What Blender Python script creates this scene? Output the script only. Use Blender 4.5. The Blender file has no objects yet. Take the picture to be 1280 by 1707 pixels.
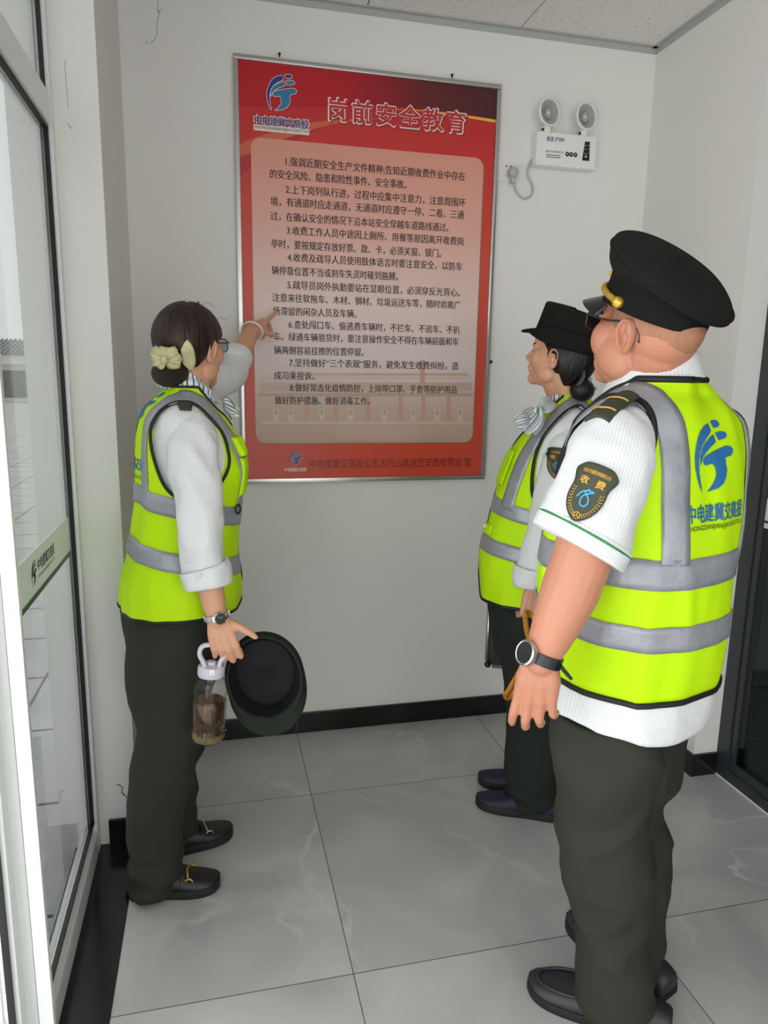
import bpy, bmesh, math, random
import numpy as np
from mathutils import Vector, Matrix, noise
from mathutils.bvhtree import BVHTree

random.seed(7)
SC = bpy.context.scene
COL = SC.collection

# ------------------------------------------------------------------ camera, sky, exposure
CAM = np.array([0.0, 0.0, 1.48156])
FW = np.array([0.22982403, 0.95493108, -0.18784981])
RT = np.array([0.97284863, -0.23083199, 0.01679719])
UP = np.array([0.02732159, 0.18660983, 0.98205412])
FOC = 1184.24
cd = bpy.data.cameras.new('camera')
cd.sensor_fit = 'HORIZONTAL'; cd.sensor_width = 36.0; cd.lens = FOC / 1280 * 36.0
cd.clip_start = 0.02; cd.clip_end = 300
cam = bpy.data.objects.new('camera', cd); COL.objects.link(cam)
cam.matrix_world = Matrix(((RT[0], UP[0], -FW[0], CAM[0]), (RT[1], UP[1], -FW[1], CAM[1]), (RT[2], UP[2], -FW[2], CAM[2]), (0, 0, 0, 1)))
SC.camera = cam

w = bpy.data.worlds.new('sky'); SC.world = w; w.use_nodes = True
bgn = w.node_tree.nodes['Background']
bgn.inputs['Color'].default_value = (0.96, 0.98, 1.0, 1); bgn.inputs['Strength'].default_value = 1.25
SC.view_settings.view_transform = 'Standard'; SC.view_settings.look = 'None'
SC.view_settings.gamma = 1.0; SC.view_settings.exposure = 0.1
SC.view_settings.use_curve_mapping = False
SC.cycles.max_bounces = 10; SC.cycles.diffuse_bounces = 6; SC.cycles.transparent_max_bounces = 16

def portal(name, loc, rot, sx, sy):
    l = bpy.data.lights.new(name, 'AREA'); l.shape = 'RECTANGLE'; l.size = sx; l.size_y = sy
    l.cycles.is_portal = True
    o = bpy.data.objects.new(name, l); o.location = loc; o.rotation_euler = rot; COL.objects.link(o)
portal('window_portal', (-0.47, -0.15, 1.4), (0, -math.pi / 2, 0), 2.75, 4.7)
portal('entrance_portal', (0.75, -2.56, 1.3), (math.pi / 2, 0, 0), 1.9, 2.5)
sl = bpy.data.lights.new('sun', 'SUN'); sl.energy = 1.6; sl.angle = math.radians(22); sl.color = (1, 0.97, 0.92)
so = bpy.data.objects.new('sun', sl); COL.objects.link(so)
so.rotation_euler = Vector((0.34, -0.52, -0.78)).to_track_quat('-Z', 'Y').to_euler()
def fill_light(name, loc, rot, sx, sy, power, col=(1, .99, .97)):
    l = bpy.data.lights.new(name, 'AREA'); l.shape = 'RECTANGLE'; l.size = sx; l.size_y = sy; l.energy = power; l.color = col
    o = bpy.data.objects.new(name, l); o.location = loc; o.rotation_euler = rot; COL.objects.link(o)
fill_light('window_daylight', (-0.49, -0.55, 1.2), (0, -math.pi / 2, 0), 2.3, 3.5, 92)  # added lamp outside the side windows, brightens the interior on top of the sky
fill_light('entrance_daylight', (0.75, -2.68, 1.3), (math.pi / 2, 0, 0), 1.8, 2.3, 20)  # unseen lamp added behind the camera to lift the interior

# ------------------------------------------------------------------ helpers
def P(px, py, Y):
    """the point of the place seen at a pixel, on the vertical plane at distance Y"""
    d = FW + RT * (px - 640) / FOC - UP * (py - 853.5) / FOC
    return CAM + d * (Y / d[1])
def PX(px, py, X):
    d = FW + RT * (px - 640) / FOC - UP * (py - 853.5) / FOC
    return CAM + d * (X / d[0])
def ppm(p):
    return FOC / ((np.array(p) - CAM) @ FW)
def unit(v):
    v = np.array(v, float); return v / np.linalg.norm(v)
def lin(c):
    return tuple((x / 12.92 if x <= 0.04045 else ((x + 0.055) / 1.055) ** 2.4) for x in (c[0] / 255, c[1] / 255, c[2] / 255)) + (1,)

MATS = {}
def mat(name, rgb, rough=0.6, metal=0.0, bump=None, spec=0.5, var=None, sheen=0, sss=0, coat=0):
    """procedural material; bump=(scale,strength,(stretch)), var=(scale,rgb2,amount)"""
    m = bpy.data.materials.new(name); m.use_nodes = True
    nt = m.node_tree; b = nt.nodes['Principled BSDF']
    b.inputs['Base Color'].default_value = lin(rgb); b.inputs['Roughness'].default_value = rough
    b.inputs['Metallic'].default_value = metal; b.inputs['Specular IOR Level'].default_value = spec
    if sheen: b.inputs['Sheen Weight'].default_value = sheen
    if coat: b.inputs['Coat Weight'].default_value = coat
    if sss:
        b.inputs['Subsurface Weight'].default_value = sss; b.inputs['Subsurface Radius'].default_value = (1, .35, .2); b.inputs['Subsurface Scale'].default_value = 0.006
    tc = nt.nodes.new('ShaderNodeTexCoord')
    def tex(scale, stretch=(1, 1, 1), detail=4):
        mp = nt.nodes.new('ShaderNodeMapping'); mp.inputs['Scale'].default_value = stretch
        nt.links.new(tc.outputs['Object'], mp.inputs['Vector'])
        n = nt.nodes.new('ShaderNodeTexNoise'); n.inputs['Scale'].default_value = scale; n.inputs['Detail'].default_value = detail
        nt.links.new(mp.outputs['Vector'], n.inputs['Vector']); return n
    if bump:
        n = tex(bump[0], bump[2] if len(bump) > 2 else (1, 1, 1))
        bp = nt.nodes.new('ShaderNodeBump'); bp.inputs['Strength'].default_value = bump[1]; bp.inputs['Distance'].default_value = 0.01
        nt.links.new(n.outputs['Fac'], bp.inputs['Height']); nt.links.new(bp.outputs['Normal'], b.inputs['Normal'])
    if var:
        n = tex(var[0], var[3] if len(var) > 3 else (1, 1, 1))
        r = nt.nodes.new('ShaderNodeValToRGB'); r.color_ramp.elements[0].position = 0.35; r.color_ramp.elements[1].position = 0.7
        r.color_ramp.elements[0].color = lin(rgb); r.color_ramp.elements[1].color = tuple(a * (1 - var[2]) + c * var[2] for a, c in zip(lin(rgb), lin(var[1])))
        nt.links.new(n.outputs['Fac'], r.inputs['Fac']); nt.links.new(r.outputs['Color'], b.inputs['Base Color'])
    MATS[name] = m; return m

def glass_mat(name, tint=(1, 1, 1), ior=1.5, rough=0.0):
    m = bpy.data.materials.new(name); m.use_nodes = True; nt = m.node_tree
    for n in list(nt.nodes):
        if n.type == 'BSDF_PRINCIPLED': nt.nodes.remove(n)
    out = nt.nodes['Material Output']
    t = nt.nodes.new('ShaderNodeBsdfTransparent'); t.inputs['Color'].default_value = (*tint, 1)
    g = nt.nodes.new('ShaderNodeBsdfGlossy'); g.inputs['Roughness'].default_value = rough
    ge = nt.nodes.new('ShaderNodeNewGeometry'); dp = nt.nodes.new('ShaderNodeVectorMath'); dp.operation = 'DOT_PRODUCT'
    nt.links.new(ge.outputs['Incoming'], dp.inputs[0]); nt.links.new(ge.outputs['Normal'], dp.inputs[1])
    def op(o, a, b):
        n = nt.nodes.new('ShaderNodeMath'); n.operation = o
        for i, q in enumerate((a, b)):
            if q is None: continue
            if isinstance(q, (int, float)): n.inputs[i].default_value = q
            else: nt.links.new(q, n.inputs[i])
        return n.outputs[0]
    f0 = ((ior - 1) / (ior + 1)) ** 2
    k = op('POWER', op('SUBTRACT', 1.0, op('ABSOLUTE', dp.outputs['Value'], None)), 5.0)
    fr = op('ADD', f0, op('MULTIPLY', k, 1 - f0))
    x = nt.nodes.new('ShaderNodeMixShader')
    nt.links.new(fr, x.inputs['Fac']); nt.links.new(t.outputs['BSDF'], x.inputs[1]); nt.links.new(g.outputs['BSDF'], x.inputs[2])
    nt.links.new(x.outputs['Shader'], out.inputs['Surface'])
    MATS[name] = m; return m

class G:
    """collects geometry for ONE mesh object"""
    def __init__(s): s.v = []; s.f = []; s.m = []; s.uv = []
    def add(s, v, f, m=0, uv=None):
        o = len(s.v); s.v.extend([tuple(map(float, p)) for p in v])
        for i, q in enumerate(f):
            s.f.append([o + k for k in q]); s.m.append(m)
            s.uv.append([uv[k] for k in q] if uv is not None else [(0, 0)] * len(q))
        return s
    def box(s, lo, hi, m=0, bev=0.0):
        lo = np.array(lo, float); hi = np.array(hi, float)
        if bev <= 0:
            v = [(x, y, z) for z in (lo[2], hi[2]) for y in (lo[1], hi[1]) for x in (lo[0], hi[0])]
            return s.add(v, [(0, 2, 3, 1), (4, 5, 7, 6), (0, 1, 5, 4), (2, 6, 7, 3), (0, 4, 6, 2), (1, 3, 7, 5)], m)
        bm = bmesh.new(); bmesh.ops.create_cube(bm, size=1)
        for q in bm.verts: q.co = Vector(((lo + hi) / 2 + np.array(q.co) * (hi - lo)).tolist())
        bmesh.ops.bevel(bm, geom=list(bm.edges), offset=bev, segments=2, affect='EDGES', profile=0.7)
        bm.verts.index_update()
        s.add([q.co[:] for q in bm.verts], [[q.index for q in f.verts] for f in bm.faces], m); bm.free(); return s
    def obox(s, c, ax, half, m=0, bev=0.0):
        """oriented box: ax = three unit axes"""
        t = G().box((-half[0], -half[1], -half[2]), half, m, bev)
        A = np.array(ax)
        return s.add([np.array(c) + np.array(p) @ A for p in t.v], t.f, m)
    def grid(s, Pt, m=0, cu=True, cap0=False, cap1=False, uvs=(1, 1)):
        R, N = Pt.shape[:2]; v = Pt.reshape(-1, 3); f = []
        uv = [(j / N * uvs[0], i / max(1, R - 1) * uvs[1]) for i in range(R) for j in range(N)]
        for i in range(R - 1):
            for j in range(N if cu else N - 1):
                k = (j + 1) % N; f.append((i * N + j, i * N + k, (i + 1) * N + k, (i + 1) * N + j))
        o = len(s.v); s.add(v, f, m, uv)
        if cu:  # keep the texture seam clean
            for q in range(len(s.uv) - len(f), len(s.uv)):
                us = [a[0] for a in s.uv[q]]
                if max(us) - min(us) > uvs[0] * 0.5: s.uv[q] = [(a[0] + uvs[0] if a[0] < uvs[0] * 0.5 else a[0], a[1]) for a in s.uv[q]]
        if cap0: s.f.append([o + j for j in range(N)][::-1]); s.m.append(m); s.uv.append([(0, 0)] * N)
        if cap1: s.f.append([o + (R - 1) * N + j for j in range(N)]); s.m.append(m); s.uv.append([(0, 0)] * N)
        return s
    def tube(s, pts, r, m=0, n=10, cap=True, closed=False, seg=0, flat=None):
        """tube along points; r scalar or list; flat=(normal, ratio) squashes it"""
        pts = np.array(pts, float); r = np.full(len(pts), r) if np.isscalar(r) else np.array(r, float)
        if seg:
            q = catmull(np.column_stack([pts, r]), seg, closed); pts, r = q[:, :3], q[:, 3]
        K = len(pts)
        T = np.array([unit(pts[(i + 1) % K] - pts[i - 1]) if closed else unit(pts[min(i + 1, K - 1)] - pts[max(i - 1, 0)]) for i in range(K)])
        a = np.array([0, 0, 1.0]) if abs(T[0][2]) < 0.9 else np.array([1.0, 0, 0])
        rings = []
        nrm = unit(np.cross(T[0], a))
        for i in range(K):
            nrm = unit(nrm - T[i] * (nrm @ T[i])); b = np.cross(T[i], nrm)
            ang = np.arange(n) * 2 * math.pi / n
            off = np.outer(np.cos(ang), nrm) + np.outer(np.sin(ang), b)
            if flat is not None:
                fn = unit(np.array(flat[0]) - T[i] * (np.array(flat[0]) @ T[i])); d = off @ fn
                off = off - np.outer(d, fn) * (1 - flat[1])
            rings.append(pts[i] + off * r[i])
        if closed: rings.append(rings[0])
        return s.grid(np.array(rings), m, True, cap and not closed, cap and not closed)
    def ball(s, c, rad, ax=None, m=0, nu=20, nv=12):
        rad = np.full(3, rad) if np.isscalar(rad) else np.array(rad, float)
        A = np.eye(3) if ax is None else np.array(ax)
        th = np.linspace(0.02, math.pi - 0.02, nv); ph = np.arange(nu) * 2 * math.pi / nu
        Q = np.array([[(math.sin(t) * math.cos(p), math.sin(t) * math.sin(p), -math.cos(t)) for p in ph] for t in th]) * rad
        return s.grid(np.array(c) + Q @ A, m, True, True, True)
    def cone(s, p0, p1, r0, r1, m=0, n=16):
        """closed tapered capsule"""
        p0 = np.array(p0, float); p1 = np.array(p1, float); d = p1 - p0; L = np.linalg.norm(d); d = d / L
        pts = []; rs = []
        for k in range(5): a = math.pi / 2 * (1 - k / 4) ; pts.append(p0 - d * r0 * math.sin(a)); rs.append(max(r0 * math.cos(a), r0 * 0.08))
        for k in range(5): a = math.pi / 2 * (k / 4); pts.append(p1 + d * r1 * math.sin(a)); rs.append(max(r1 * math.cos(a), r1 * 0.08))
        return s.tube(pts, rs, m, n)
    def lathe(s, prof, c=(0, 0, 0), ax=None, m=0, n=40, cap0=False, cap1=False):
        A = np.eye(3) if ax is None else np.array(ax); ang = np.arange(n) * 2 * math.pi / n
        R = np.array([[(r * math.cos(a), r * math.sin(a), z) for a in ang] for r, z in prof])
        return s.grid(np.array(c) + R @ A, m, True, cap0, cap1)
    def poly(s, pts, m=0):
        return s.add(pts, [list(range(len(pts)))], m)
    def prism(s, pts, d, m=0):
        pts = np.array(pts, float); d = np.array(d, float); n = len(pts)
        return s.add(np.vstack([pts, pts + d]), [list(range(n))[::-1], list(range(n, 2 * n))] + [(i, (i + 1) % n, n + (i + 1) % n, n + i) for i in range(n)], m)
    def join(s, o, m=None):
        k = len(s.v); s.v.extend(o.v); s.f.extend([[k + i for i in q] for q in o.f]); s.m.extend(o.m if m is None else [m] * len(o.f)); s.uv.extend(o.uv); return s

def catmull(A, n, closed=False):
    A = np.array(A, float); K = len(A); out = []
    tt = np.linspace(0, K if closed else K - 1, n, endpoint=not closed)
    for t in tt:
        i = min(int(t), K - 1 if closed else K - 2); f = t - i
        g = (lambda k: A[k % K]) if closed else (lambda k: A[min(max(k, 0), K - 1)])
        p0, p1, p2, p3 = g(i - 1), g(i), g(i + 1), g(i + 2)
        out.append(0.5 * (2 * p1 + (p2 - p0) * f + (2 * p0 - 5 * p1 + 4 * p2 - p3) * f * f + (3 * p1 - p0 - 3 * p2 + p3) * f ** 3))
    return np.array(out)

def build(name, g, ms, parent=None, smooth=True, solid=0, angle=None):
    """links g as ONE mesh object; vertices are given in world space"""
    me = bpy.data.meshes.new(name)
    org = np.zeros(3); q = parent
    while q is not None: org = org + np.array(q.location); q = q.parent
    me.from_pydata([tuple(np.array(p) - org) for p in g.v], [], g.f)
    uvl = me.uv_layers.new(name='uv'); k = 0
    for q in g.uv:
        for c in q: uvl.data[k].uv = c; k += 1
    for m in (ms if isinstance(ms, (list, tuple)) else [ms]): me.materials.append(MATS[m] if isinstance(m, str) else m)
    me.polygons.foreach_set('material_index', g.m)
    bm = bmesh.new(); bm.from_mesh(me); bmesh.ops.recalc_face_normals(bm, faces=bm.faces); bm.to_mesh(me); bm.free()
    me.polygons.foreach_set('use_smooth', [bool(smooth)] * len(me.polygons))
    if smooth and angle: me.set_sharp_from_angle(angle=math.radians(angle))
    o = bpy.data.objects.new(name, me); COL.objects.link(o)
    if parent is not None: o.parent = parent
    if solid:
        sm = o.modifiers.new('thickness', 'SOLIDIFY'); sm.thickness = solid; sm.offset = 0
    return o

def thing(name, label, cat, loc=(0, 0, 0), group=None):
    o = bpy.data.objects.new(name, None); COL.objects.link(o); o.location = tuple(map(float, loc)); o.empty_display_size = 0.1
    return tag(o, label, cat, group)
def tag(o, label, cat, group=None):
    o['label'] = label; o['category'] = cat
    if group: o['group'] = group
    return o
def struct(o, label=None, cat=None):
    o['kind'] = 'structure'
    if label: tag(o, label, cat)
    return o

def bake(g, voxel, smooth=6, fac=0.5):
    """one continuous skin around everything in g; returns a bmesh-ready G"""
    me = bpy.data.meshes.new('tmp'); me.from_pydata(g.v, [], g.f)
    bm = bmesh.new(); bm.from_mesh(me); bmesh.ops.recalc_face_normals(bm, faces=bm.faces); bm.to_mesh(me); bm.free()
    o = bpy.data.objects.new('tmp', me); COL.objects.link(o)
    r = o.modifiers.new('r', 'REMESH'); r.mode = 'VOXEL'; r.voxel_size = voxel
    if smooth:
        s = o.modifiers.new('s', 'SMOOTH'); s.factor = fac; s.iterations = smooth
    dg = bpy.context.evaluated_depsgraph_get(); dg.update()
    m2 = bpy.data.meshes.new_from_object(o.evaluated_get(dg))
    n = len(m2.vertices); co = np.zeros(n * 3); m2.vertices.foreach_get('co', co)
    nr = np.zeros(n * 3); m2.vertices.foreach_get('normal', nr)
    out = G(); out.v = [tuple(p) for p in co.reshape(-1, 3)]; out.f = [list(p.vertices) for p in m2.polygons]
    out.m = [0] * len(out.f); out.uv = [[(0, 0)] * len(q) for q in out.f]
    out.n = nr.reshape(-1, 3)
    bpy.data.objects.remove(o); bpy.data.meshes.remove(me); bpy.data.meshes.remove(m2)
    return out

def text_geo(txt, size=1.0, bold=0.0, res=2, spacing=1.0):
    """flat lettering in xy, origin at lower left; returns (verts, faces, width, ymin, ymax)"""
    c = bpy.data.curves.new('t', 'FONT'); c.body = txt; c.size = size; c.offset = bold; c.resolution_u = res; c.fill_mode = 'FRONT'; c.space_character = spacing
    o = bpy.data.objects.new('t', c); COL.objects.link(o)
    dg = bpy.context.evaluated_depsgraph_get(); dg.update()
    m = bpy.data.meshes.new_from_object(o.evaluated_get(dg))
    v = np.array([p.co[:] for p in m.vertices]).reshape(-1, 3); f = [list(p.vertices) for p in m.polygons]
    bpy.data.objects.remove(o); bpy.data.curves.remove(c); bpy.data.meshes.remove(m)
    v[:, 0] -= v[:, 0].min()
    return v, f, v[:, 0].max(), v[:, 1].min(), v[:, 1].max()
def put_text(g, txt, fn, x0, x1, yc, h, bold=0.0, m=0, res=2, spacing=1.0, dn=(0, -.00003, 0)):
    """lettering fitted to x0..x1 with height h around yc; fn maps (x,y) to a point; bold = extra stroke in em"""
    v, f, wd, a, b = text_geo(txt, 1.0, 0.0, res, spacing)
    sx = (x1 - x0) / wd; sy = h / (b - a); r = bold * sx
    ring = [(0, 0)] if bold <= 0 else [(r * math.cos(k * math.pi / 4), r * math.sin(k * math.pi / 4)) for k in range(8)] + ([(r * .5 * math.cos(k * math.pi / 2), r * .5 * math.sin(k * math.pi / 2)) for k in range(4)] if bold > .03 else [])
    for k, (dx_, dy_) in enumerate(ring):
        e = np.array(dn) * k
        g.add([np.array(fn(x0 + p[0] * sx + dx_, yc + (p[1] - (a + b) / 2) * sy + dy_)) + e for p in v], f, m)
def rrect(x0, x1, y0, y1, r, n=6):
    out = []
    for cx, cy, a0 in ((x1 - r, y1 - r, 0), (x0 + r, y1 - r, 90), (x0 + r, y0 + r, 180), (x1 - r, y0 + r, 270)):
        for k in range(n + 1):
            a = math.radians(a0 + 90 * k / n); out.append((cx + r * math.cos(a), cy + r * math.sin(a)))
    return out

# the round company emblem: blades and a T, in a unit box .87 wide
EMBLEM = [
    [(680, 312), (705, 298), (728, 300), (745, 320), (745, 350), (730, 375), (692, 386)],
    [(655, 330), (610, 355), (570, 410), (545, 480), (525, 570), (508, 680), (504, 800), (512, 920), (528, 1020), (545, 1085), (535, 980), (528, 860), (532, 740), (545, 640), (565, 570), (600, 500), (662, 415)],
    [(690, 440), (725, 425), (755, 425), (772, 450), (765, 485), (745, 505), (702, 522)],
    [(672, 455), (630, 490), (590, 540), (562, 600), (545, 680), (540, 800), (548, 760), (565, 690), (590, 640), (625, 590), (678, 535)],
    [(570, 700), (600, 665), (650, 630), (700, 605), (745, 582), (775, 590), (790, 625), (782, 670), (765, 695), (725, 712), (722, 780), (727, 850), (715, 930), (690, 1000), (650, 1050), (583, 1082), (610, 1030), (632, 960), (645, 890), (640, 820), (628, 778), (608, 772), (588, 788), (568, 780), (560, 745)],
]
EMBLEM = [[((x - 504) / 287 * 0.87, (1085 - y) / 787) for x, y in q] for q in EMBLEM]
def put_emblem(g, fn, x0, y0, h, m=0, fine=False):
    for q in EMBLEM:
        bm = bmesh.new(); vs = [bm.verts.new((x, y, 0)) for x, y in q]; fc = bm.faces.new(vs); fc.normal_update()
        bmesh.ops.triangulate(bm, faces=[fc])
        if fine:
            for _ in range(3): bmesh.ops.subdivide_edges(bm, edges=[e for e in bm.edges if e.calc_length() > 0.06], cuts=1, use_grid_fill=False); bmesh.ops.triangulate(bm, faces=bm.faces)
        bm.verts.index_update()
        g.add([fn(x0 + v.co.x * h, y0 + v.co.y * h) for v in bm.verts], [[v.index for v in f.verts] for f in bm.faces], m); bm.free()

# ------------------------------------------------------------------ materials of the setting
mat('wall_paint', (226, 225, 222), 0.75, bump=(60, 0.06), spec=0.3)
mat('white_aluminium', (225, 227, 226), 0.35, spec=0.5)
mat('dark_aluminium', (46, 50, 54), 0.35, spec=0.5)
mat('rubber_gasket', (18, 18, 20), 0.6)
mat('black_tile', (10, 10, 11), 0.16, var=(40, (40, 40, 42), 0.5))
mat('grey_trim', (176, 177, 175), 0.6)
mat('silver', (190, 190, 188), 0.28, 0.9)
mat('chrome', (215, 215, 215), 0.15, 1.0)
mat('white_plastic', (232, 231, 228), 0.4)
mat('off_white', (222, 220, 216), 0.55)
mat('lens_grey', (178, 176, 172), 0.3)
mat('ink', (34, 24, 22), 0.6)
mat('black_plastic', (18, 18, 19), 0.4)
mat('print_blue', (40, 105, 165), 0.5)
mat('print_teal', (35, 120, 165), 0.5)
glass_mat('window_glass', (0.95, 0.97, 0.965), 2.5)
glass_mat('door_glass', (0.55, 0.6, 0.6))

def floor_mat():
    m = bpy.data.materials.new('marble_tile'); m.use_nodes = True; nt = m.node_tree; b = nt.nodes['Principled BSDF']; L = nt.links.new
    tc = nt.nodes.new('ShaderNodeTexCoord')
    mp = nt.nodes.new('ShaderNodeMapping'); mp.inputs['Location'].default_value = (-0.305 / 0.8, -2.311 / 0.8, 0); mp.inputs['Scale'].default_value = (1.25, 1.25, 1.25)
    L(tc.outputs['Object'], mp.inputs['Vector'])
    sp = nt.nodes.new('ShaderNodeSeparateXYZ'); L(mp.outputs['Vector'], sp.inputs['Vector'])
    def op(o, a, bb=None):
        n = nt.nodes.new('ShaderNodeMath'); n.operation = o
        for i, q in enumerate((a, bb)):
            if q is None: continue
            if isinstance(q, (int, float)): n.inputs[i].default_value = q
            else: L(q, n.inputs[i])
        return n.outputs[0]
    def edge(c):
        f = op('FRACT', c); return op('MINIMUM', f, op('SUBTRACT', 1.0, f))
    d = op('MINIMUM', edge(sp.outputs['X']), edge(sp.outputs['Y']))
    joint = op('LESS_THAN', d, 0.0016)
    cell = nt.nodes.new('ShaderNodeCombineXYZ'); L(op('FLOOR', sp.outputs['X']), cell.inputs[0]); L(op('FLOOR', sp.outputs['Y']), cell.inputs[1])
    wn = nt.nodes.new('ShaderNodeTexWhiteNoise'); wn.noise_dimensions = '3D'; L(cell.outputs[0], wn.inputs['Vector'])
    sc = nt.nodes.new('ShaderNodeVectorMath'); sc.operation = 'MULTIPLY_ADD'; L(wn.outputs['Color'], sc.inputs[0]); sc.inputs[1].default_value = (9, 9, 9); L(tc.outputs['Object'], sc.inputs[2])
    n1 = nt.nodes.new('ShaderNodeTexNoise'); n1.inputs['Scale'].default_value = 2.2; n1.inputs['Detail'].default_value = 6; n1.inputs['Distortion'].default_value = 1.2; L(sc.outputs[0], n1.inputs['Vector'])
    r1 = nt.nodes.new('ShaderNodeValToRGB'); e = r1.color_ramp.elements; e[0].position = 0.3; e[0].color = lin((166, 166, 166)); e[1].position = 0.75; e[1].color = lin((192, 192, 191)); L(n1.outputs['Fac'], r1.inputs['Fac'])
    n2 = nt.nodes.new('ShaderNodeTexNoise'); n2.inputs['Scale'].default_value = 1.1; n2.inputs['Detail'].default_value = 6; n2.inputs['Distortion'].default_value = 0.6; L(sc.outputs[0], n2.inputs['Vector'])
    vein = op('ABSOLUTE', op('SUBTRACT', n2.outputs['Fac'], 0.5))
    r2 = nt.nodes.new('ShaderNodeValToRGB'); e = r2.color_ramp.elements; e[0].position = 0.0; e[0].color = (1, 1, 1, 1); e[1].position = 0.012; e[1].color = (0, 0, 0, 1); L(vein, r2.inputs['Fac'])
    mx = nt.nodes.new('ShaderNodeMixRGB'); mx.inputs['Color2'].default_value = lin((226, 226, 226)); L(r1.outputs['Color'], mx.inputs['Color1']); n3 = nt.nodes.new('ShaderNodeTexNoise'); n3.inputs['Scale'].default_value = 3.0; L(sc.outputs[0], n3.inputs['Vector'])
    L(op('MULTIPLY', op('MULTIPLY', r2.outputs['Color'], 0.5), op('MAXIMUM', 0.0, op('SUBTRACT', op('MULTIPLY', n3.outputs['Fac'], 4.0), 1.9))), mx.inputs['Fac'])
    mj = nt.nodes.new('ShaderNodeMixRGB'); mj.inputs['Color2'].default_value = lin((84, 84, 84)); L(mx.outputs['Color'], mj.inputs['Color1']); L(joint, mj.inputs['Fac'])
    L(mj.outputs['Color'], b.inputs['Base Color']); b.inputs['Roughness'].default_value = 0.22; b.inputs['Specular IOR Level'].default_value = 0.4
    MATS['marble_tile'] = m
floor_mat()

def ceiling_mat():
    m = bpy.data.materials.new('acoustic_tile'); m.use_nodes = True; nt = m.node_tree; b = nt.nodes['Principled BSDF']; L = nt.links.new
    tc = nt.nodes.new('ShaderNodeTexCoord')
    n = nt.nodes.new('ShaderNodeTexNoise'); n.inputs['Scale'].default_value = 170; n.inputs['Detail'].default_value = 3; L(tc.outputs['Object'], n.inputs['Vector'])
    r = nt.nodes.new('ShaderNodeValToRGB'); e = r.color_ramp.elements; e[0].position = 0.31; e[0].color = lin((140, 136, 132)); e[1].position = 0.37; e[1].color = lin((226, 223, 219)); L(n.outputs['Fac'], r.inputs['Fac'])
    L(r.outputs['Color'], b.inputs['Base Color']); b.inputs['Roughness'].default_value = 0.9
    MATS['acoustic_tile'] = m
ceiling_mat()

# ------------------------------------------------------------------ the room
XL, XR, YB, ZC, YL, YJ, YR = -0.272, 1.7436, 2.7747, 2.773, 2.17, 2.14, -2.5
struct(build('floor', G().box((XL, YR - .1, -0.1), (4.2, 3.0, 0.0)), 'marble_tile', smooth=False), 'grey marble tile floor of the lobby', 'floor')
struct(build('wall_back', G().box((-0.5, YB, -0.1), (4.3, YB + .2, 3.0)), 'wall_paint', smooth=False), 'white wall behind the red notice board', 'wall')
struct(build('wall_left', G().box((-0.5, YL, -0.1), (XL, YB, 3.0)), 'wall_paint', smooth=False), 'white wall end between the window and the back wall', 'wall')
gr = G().box((XR, YJ, 0), (1.95, YB, 3.0)); gr.box((XR, YR, 0), (1.95, 0.2, 3.0)); gr.box((XR, 0.2, 2.6), (1.95, YJ, 3.0))
struct(build('wall_right', gr, 'wall_paint', smooth=False), 'white wall beside the dark framed glass door', 'wall')
gr = G().box((-0.6, YR - .2, 0), (-0.2, YR, 3.0)); gr.box((1.7, YR - .2, 0), (1.95, YR, 3.0)); gr.box((-0.2, YR - .2, 2.55), (1.7, YR, 3.0))
struct(build('wall_front', gr, 'wall_paint', smooth=False), 'white wall with the entrance opening', 'wall')
struct(build('wall_far', G().box((4.2, YR - .2, -0.1), (4.4, YB + .2, 3.0)).box((1.95, YR - .2, 0), (4.2, YR, 3.0)), 'grey_trim', smooth=False), 'far grey wall of the room beyond the glass door', 'wall')
# ceiling: lay-in tiles on a black grid
cg = G()
xs = [XL - .3, -0.02, 0.5716, 1.1607, XR]
ys = [YR] + [YB - 0.6 * k for k in range(8, -1, -1)]
for i in range(4):
    for j in range(len(ys) - 1):
        cg.box((xs[i] + .0025, ys[j] + .0025, ZC), (xs[i + 1] - .0025, ys[j + 1] - .0025, ZC + .015))
cl = struct(build('ceiling', cg, 'acoustic_tile', smooth=False), 'speckled white lay-in tile ceiling', 'ceiling')
struct(build('ceiling_slab', G().box((-0.6, YR - .2, ZC + .016), (4.4, YB + .2, ZC + .1)), 'black_plastic', smooth=False, parent=None), 'dark void above the ceiling tiles', 'ceiling')
tg = G().box((XL, YB - .022, ZC - .004), (XR, YB, ZC + .0)).box((XL, YB - .004, ZC - .024), (XR, YB, ZC))
tg.box((XR - .022, YJ - 4, ZC - .004), (XR, YB, ZC)).box((XR - .004, YJ - 4, ZC - .024), (XR, YB, ZC))
struct(build('trim_1', tg, 'grey_trim', smooth=False), 'grey angle trim where ceiling meets the walls', 'trim')
# baseboards
bg = G()
for a, b in ((XL + .012, 0.305), (0.307, 1.105), (1.107, XR - .012)): bg.box((a, YB - .012, 0), (b, YB, 0.088), bev=.0015)
struct(build('baseboard_back', bg, 'black_tile', smooth=False), 'black tile baseboard along the back wall', 'baseboard')
struct(build('baseboard_left', G().box((XL, YL - .012, 0), (XL + .012, YB - .012, 0.088), bev=.0015).box((XL - .085, YL - .012, 0), (XL, YL, .088), bev=.0015), 'black_tile', smooth=False), 'black tile baseboard on the wall end by the window', 'baseboard')
struct(build('baseboard_right', G().box((XR - .012, YJ - .012, 0), (XR, YB - .012, 0.088), bev=.0015).box((XR, YJ - .012, 0), (XR + .098, YJ, .088), bev=.0015), 'black_tile', smooth=False), 'black tile baseboard beside the glass door', 'baseboard')
struct(build('trim_2', G().box((-0.46, YR, -0.1), (XL, YL, 0.002)), 'black_tile', smooth=False), 'black marble sill strip along the window', 'trim')
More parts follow.
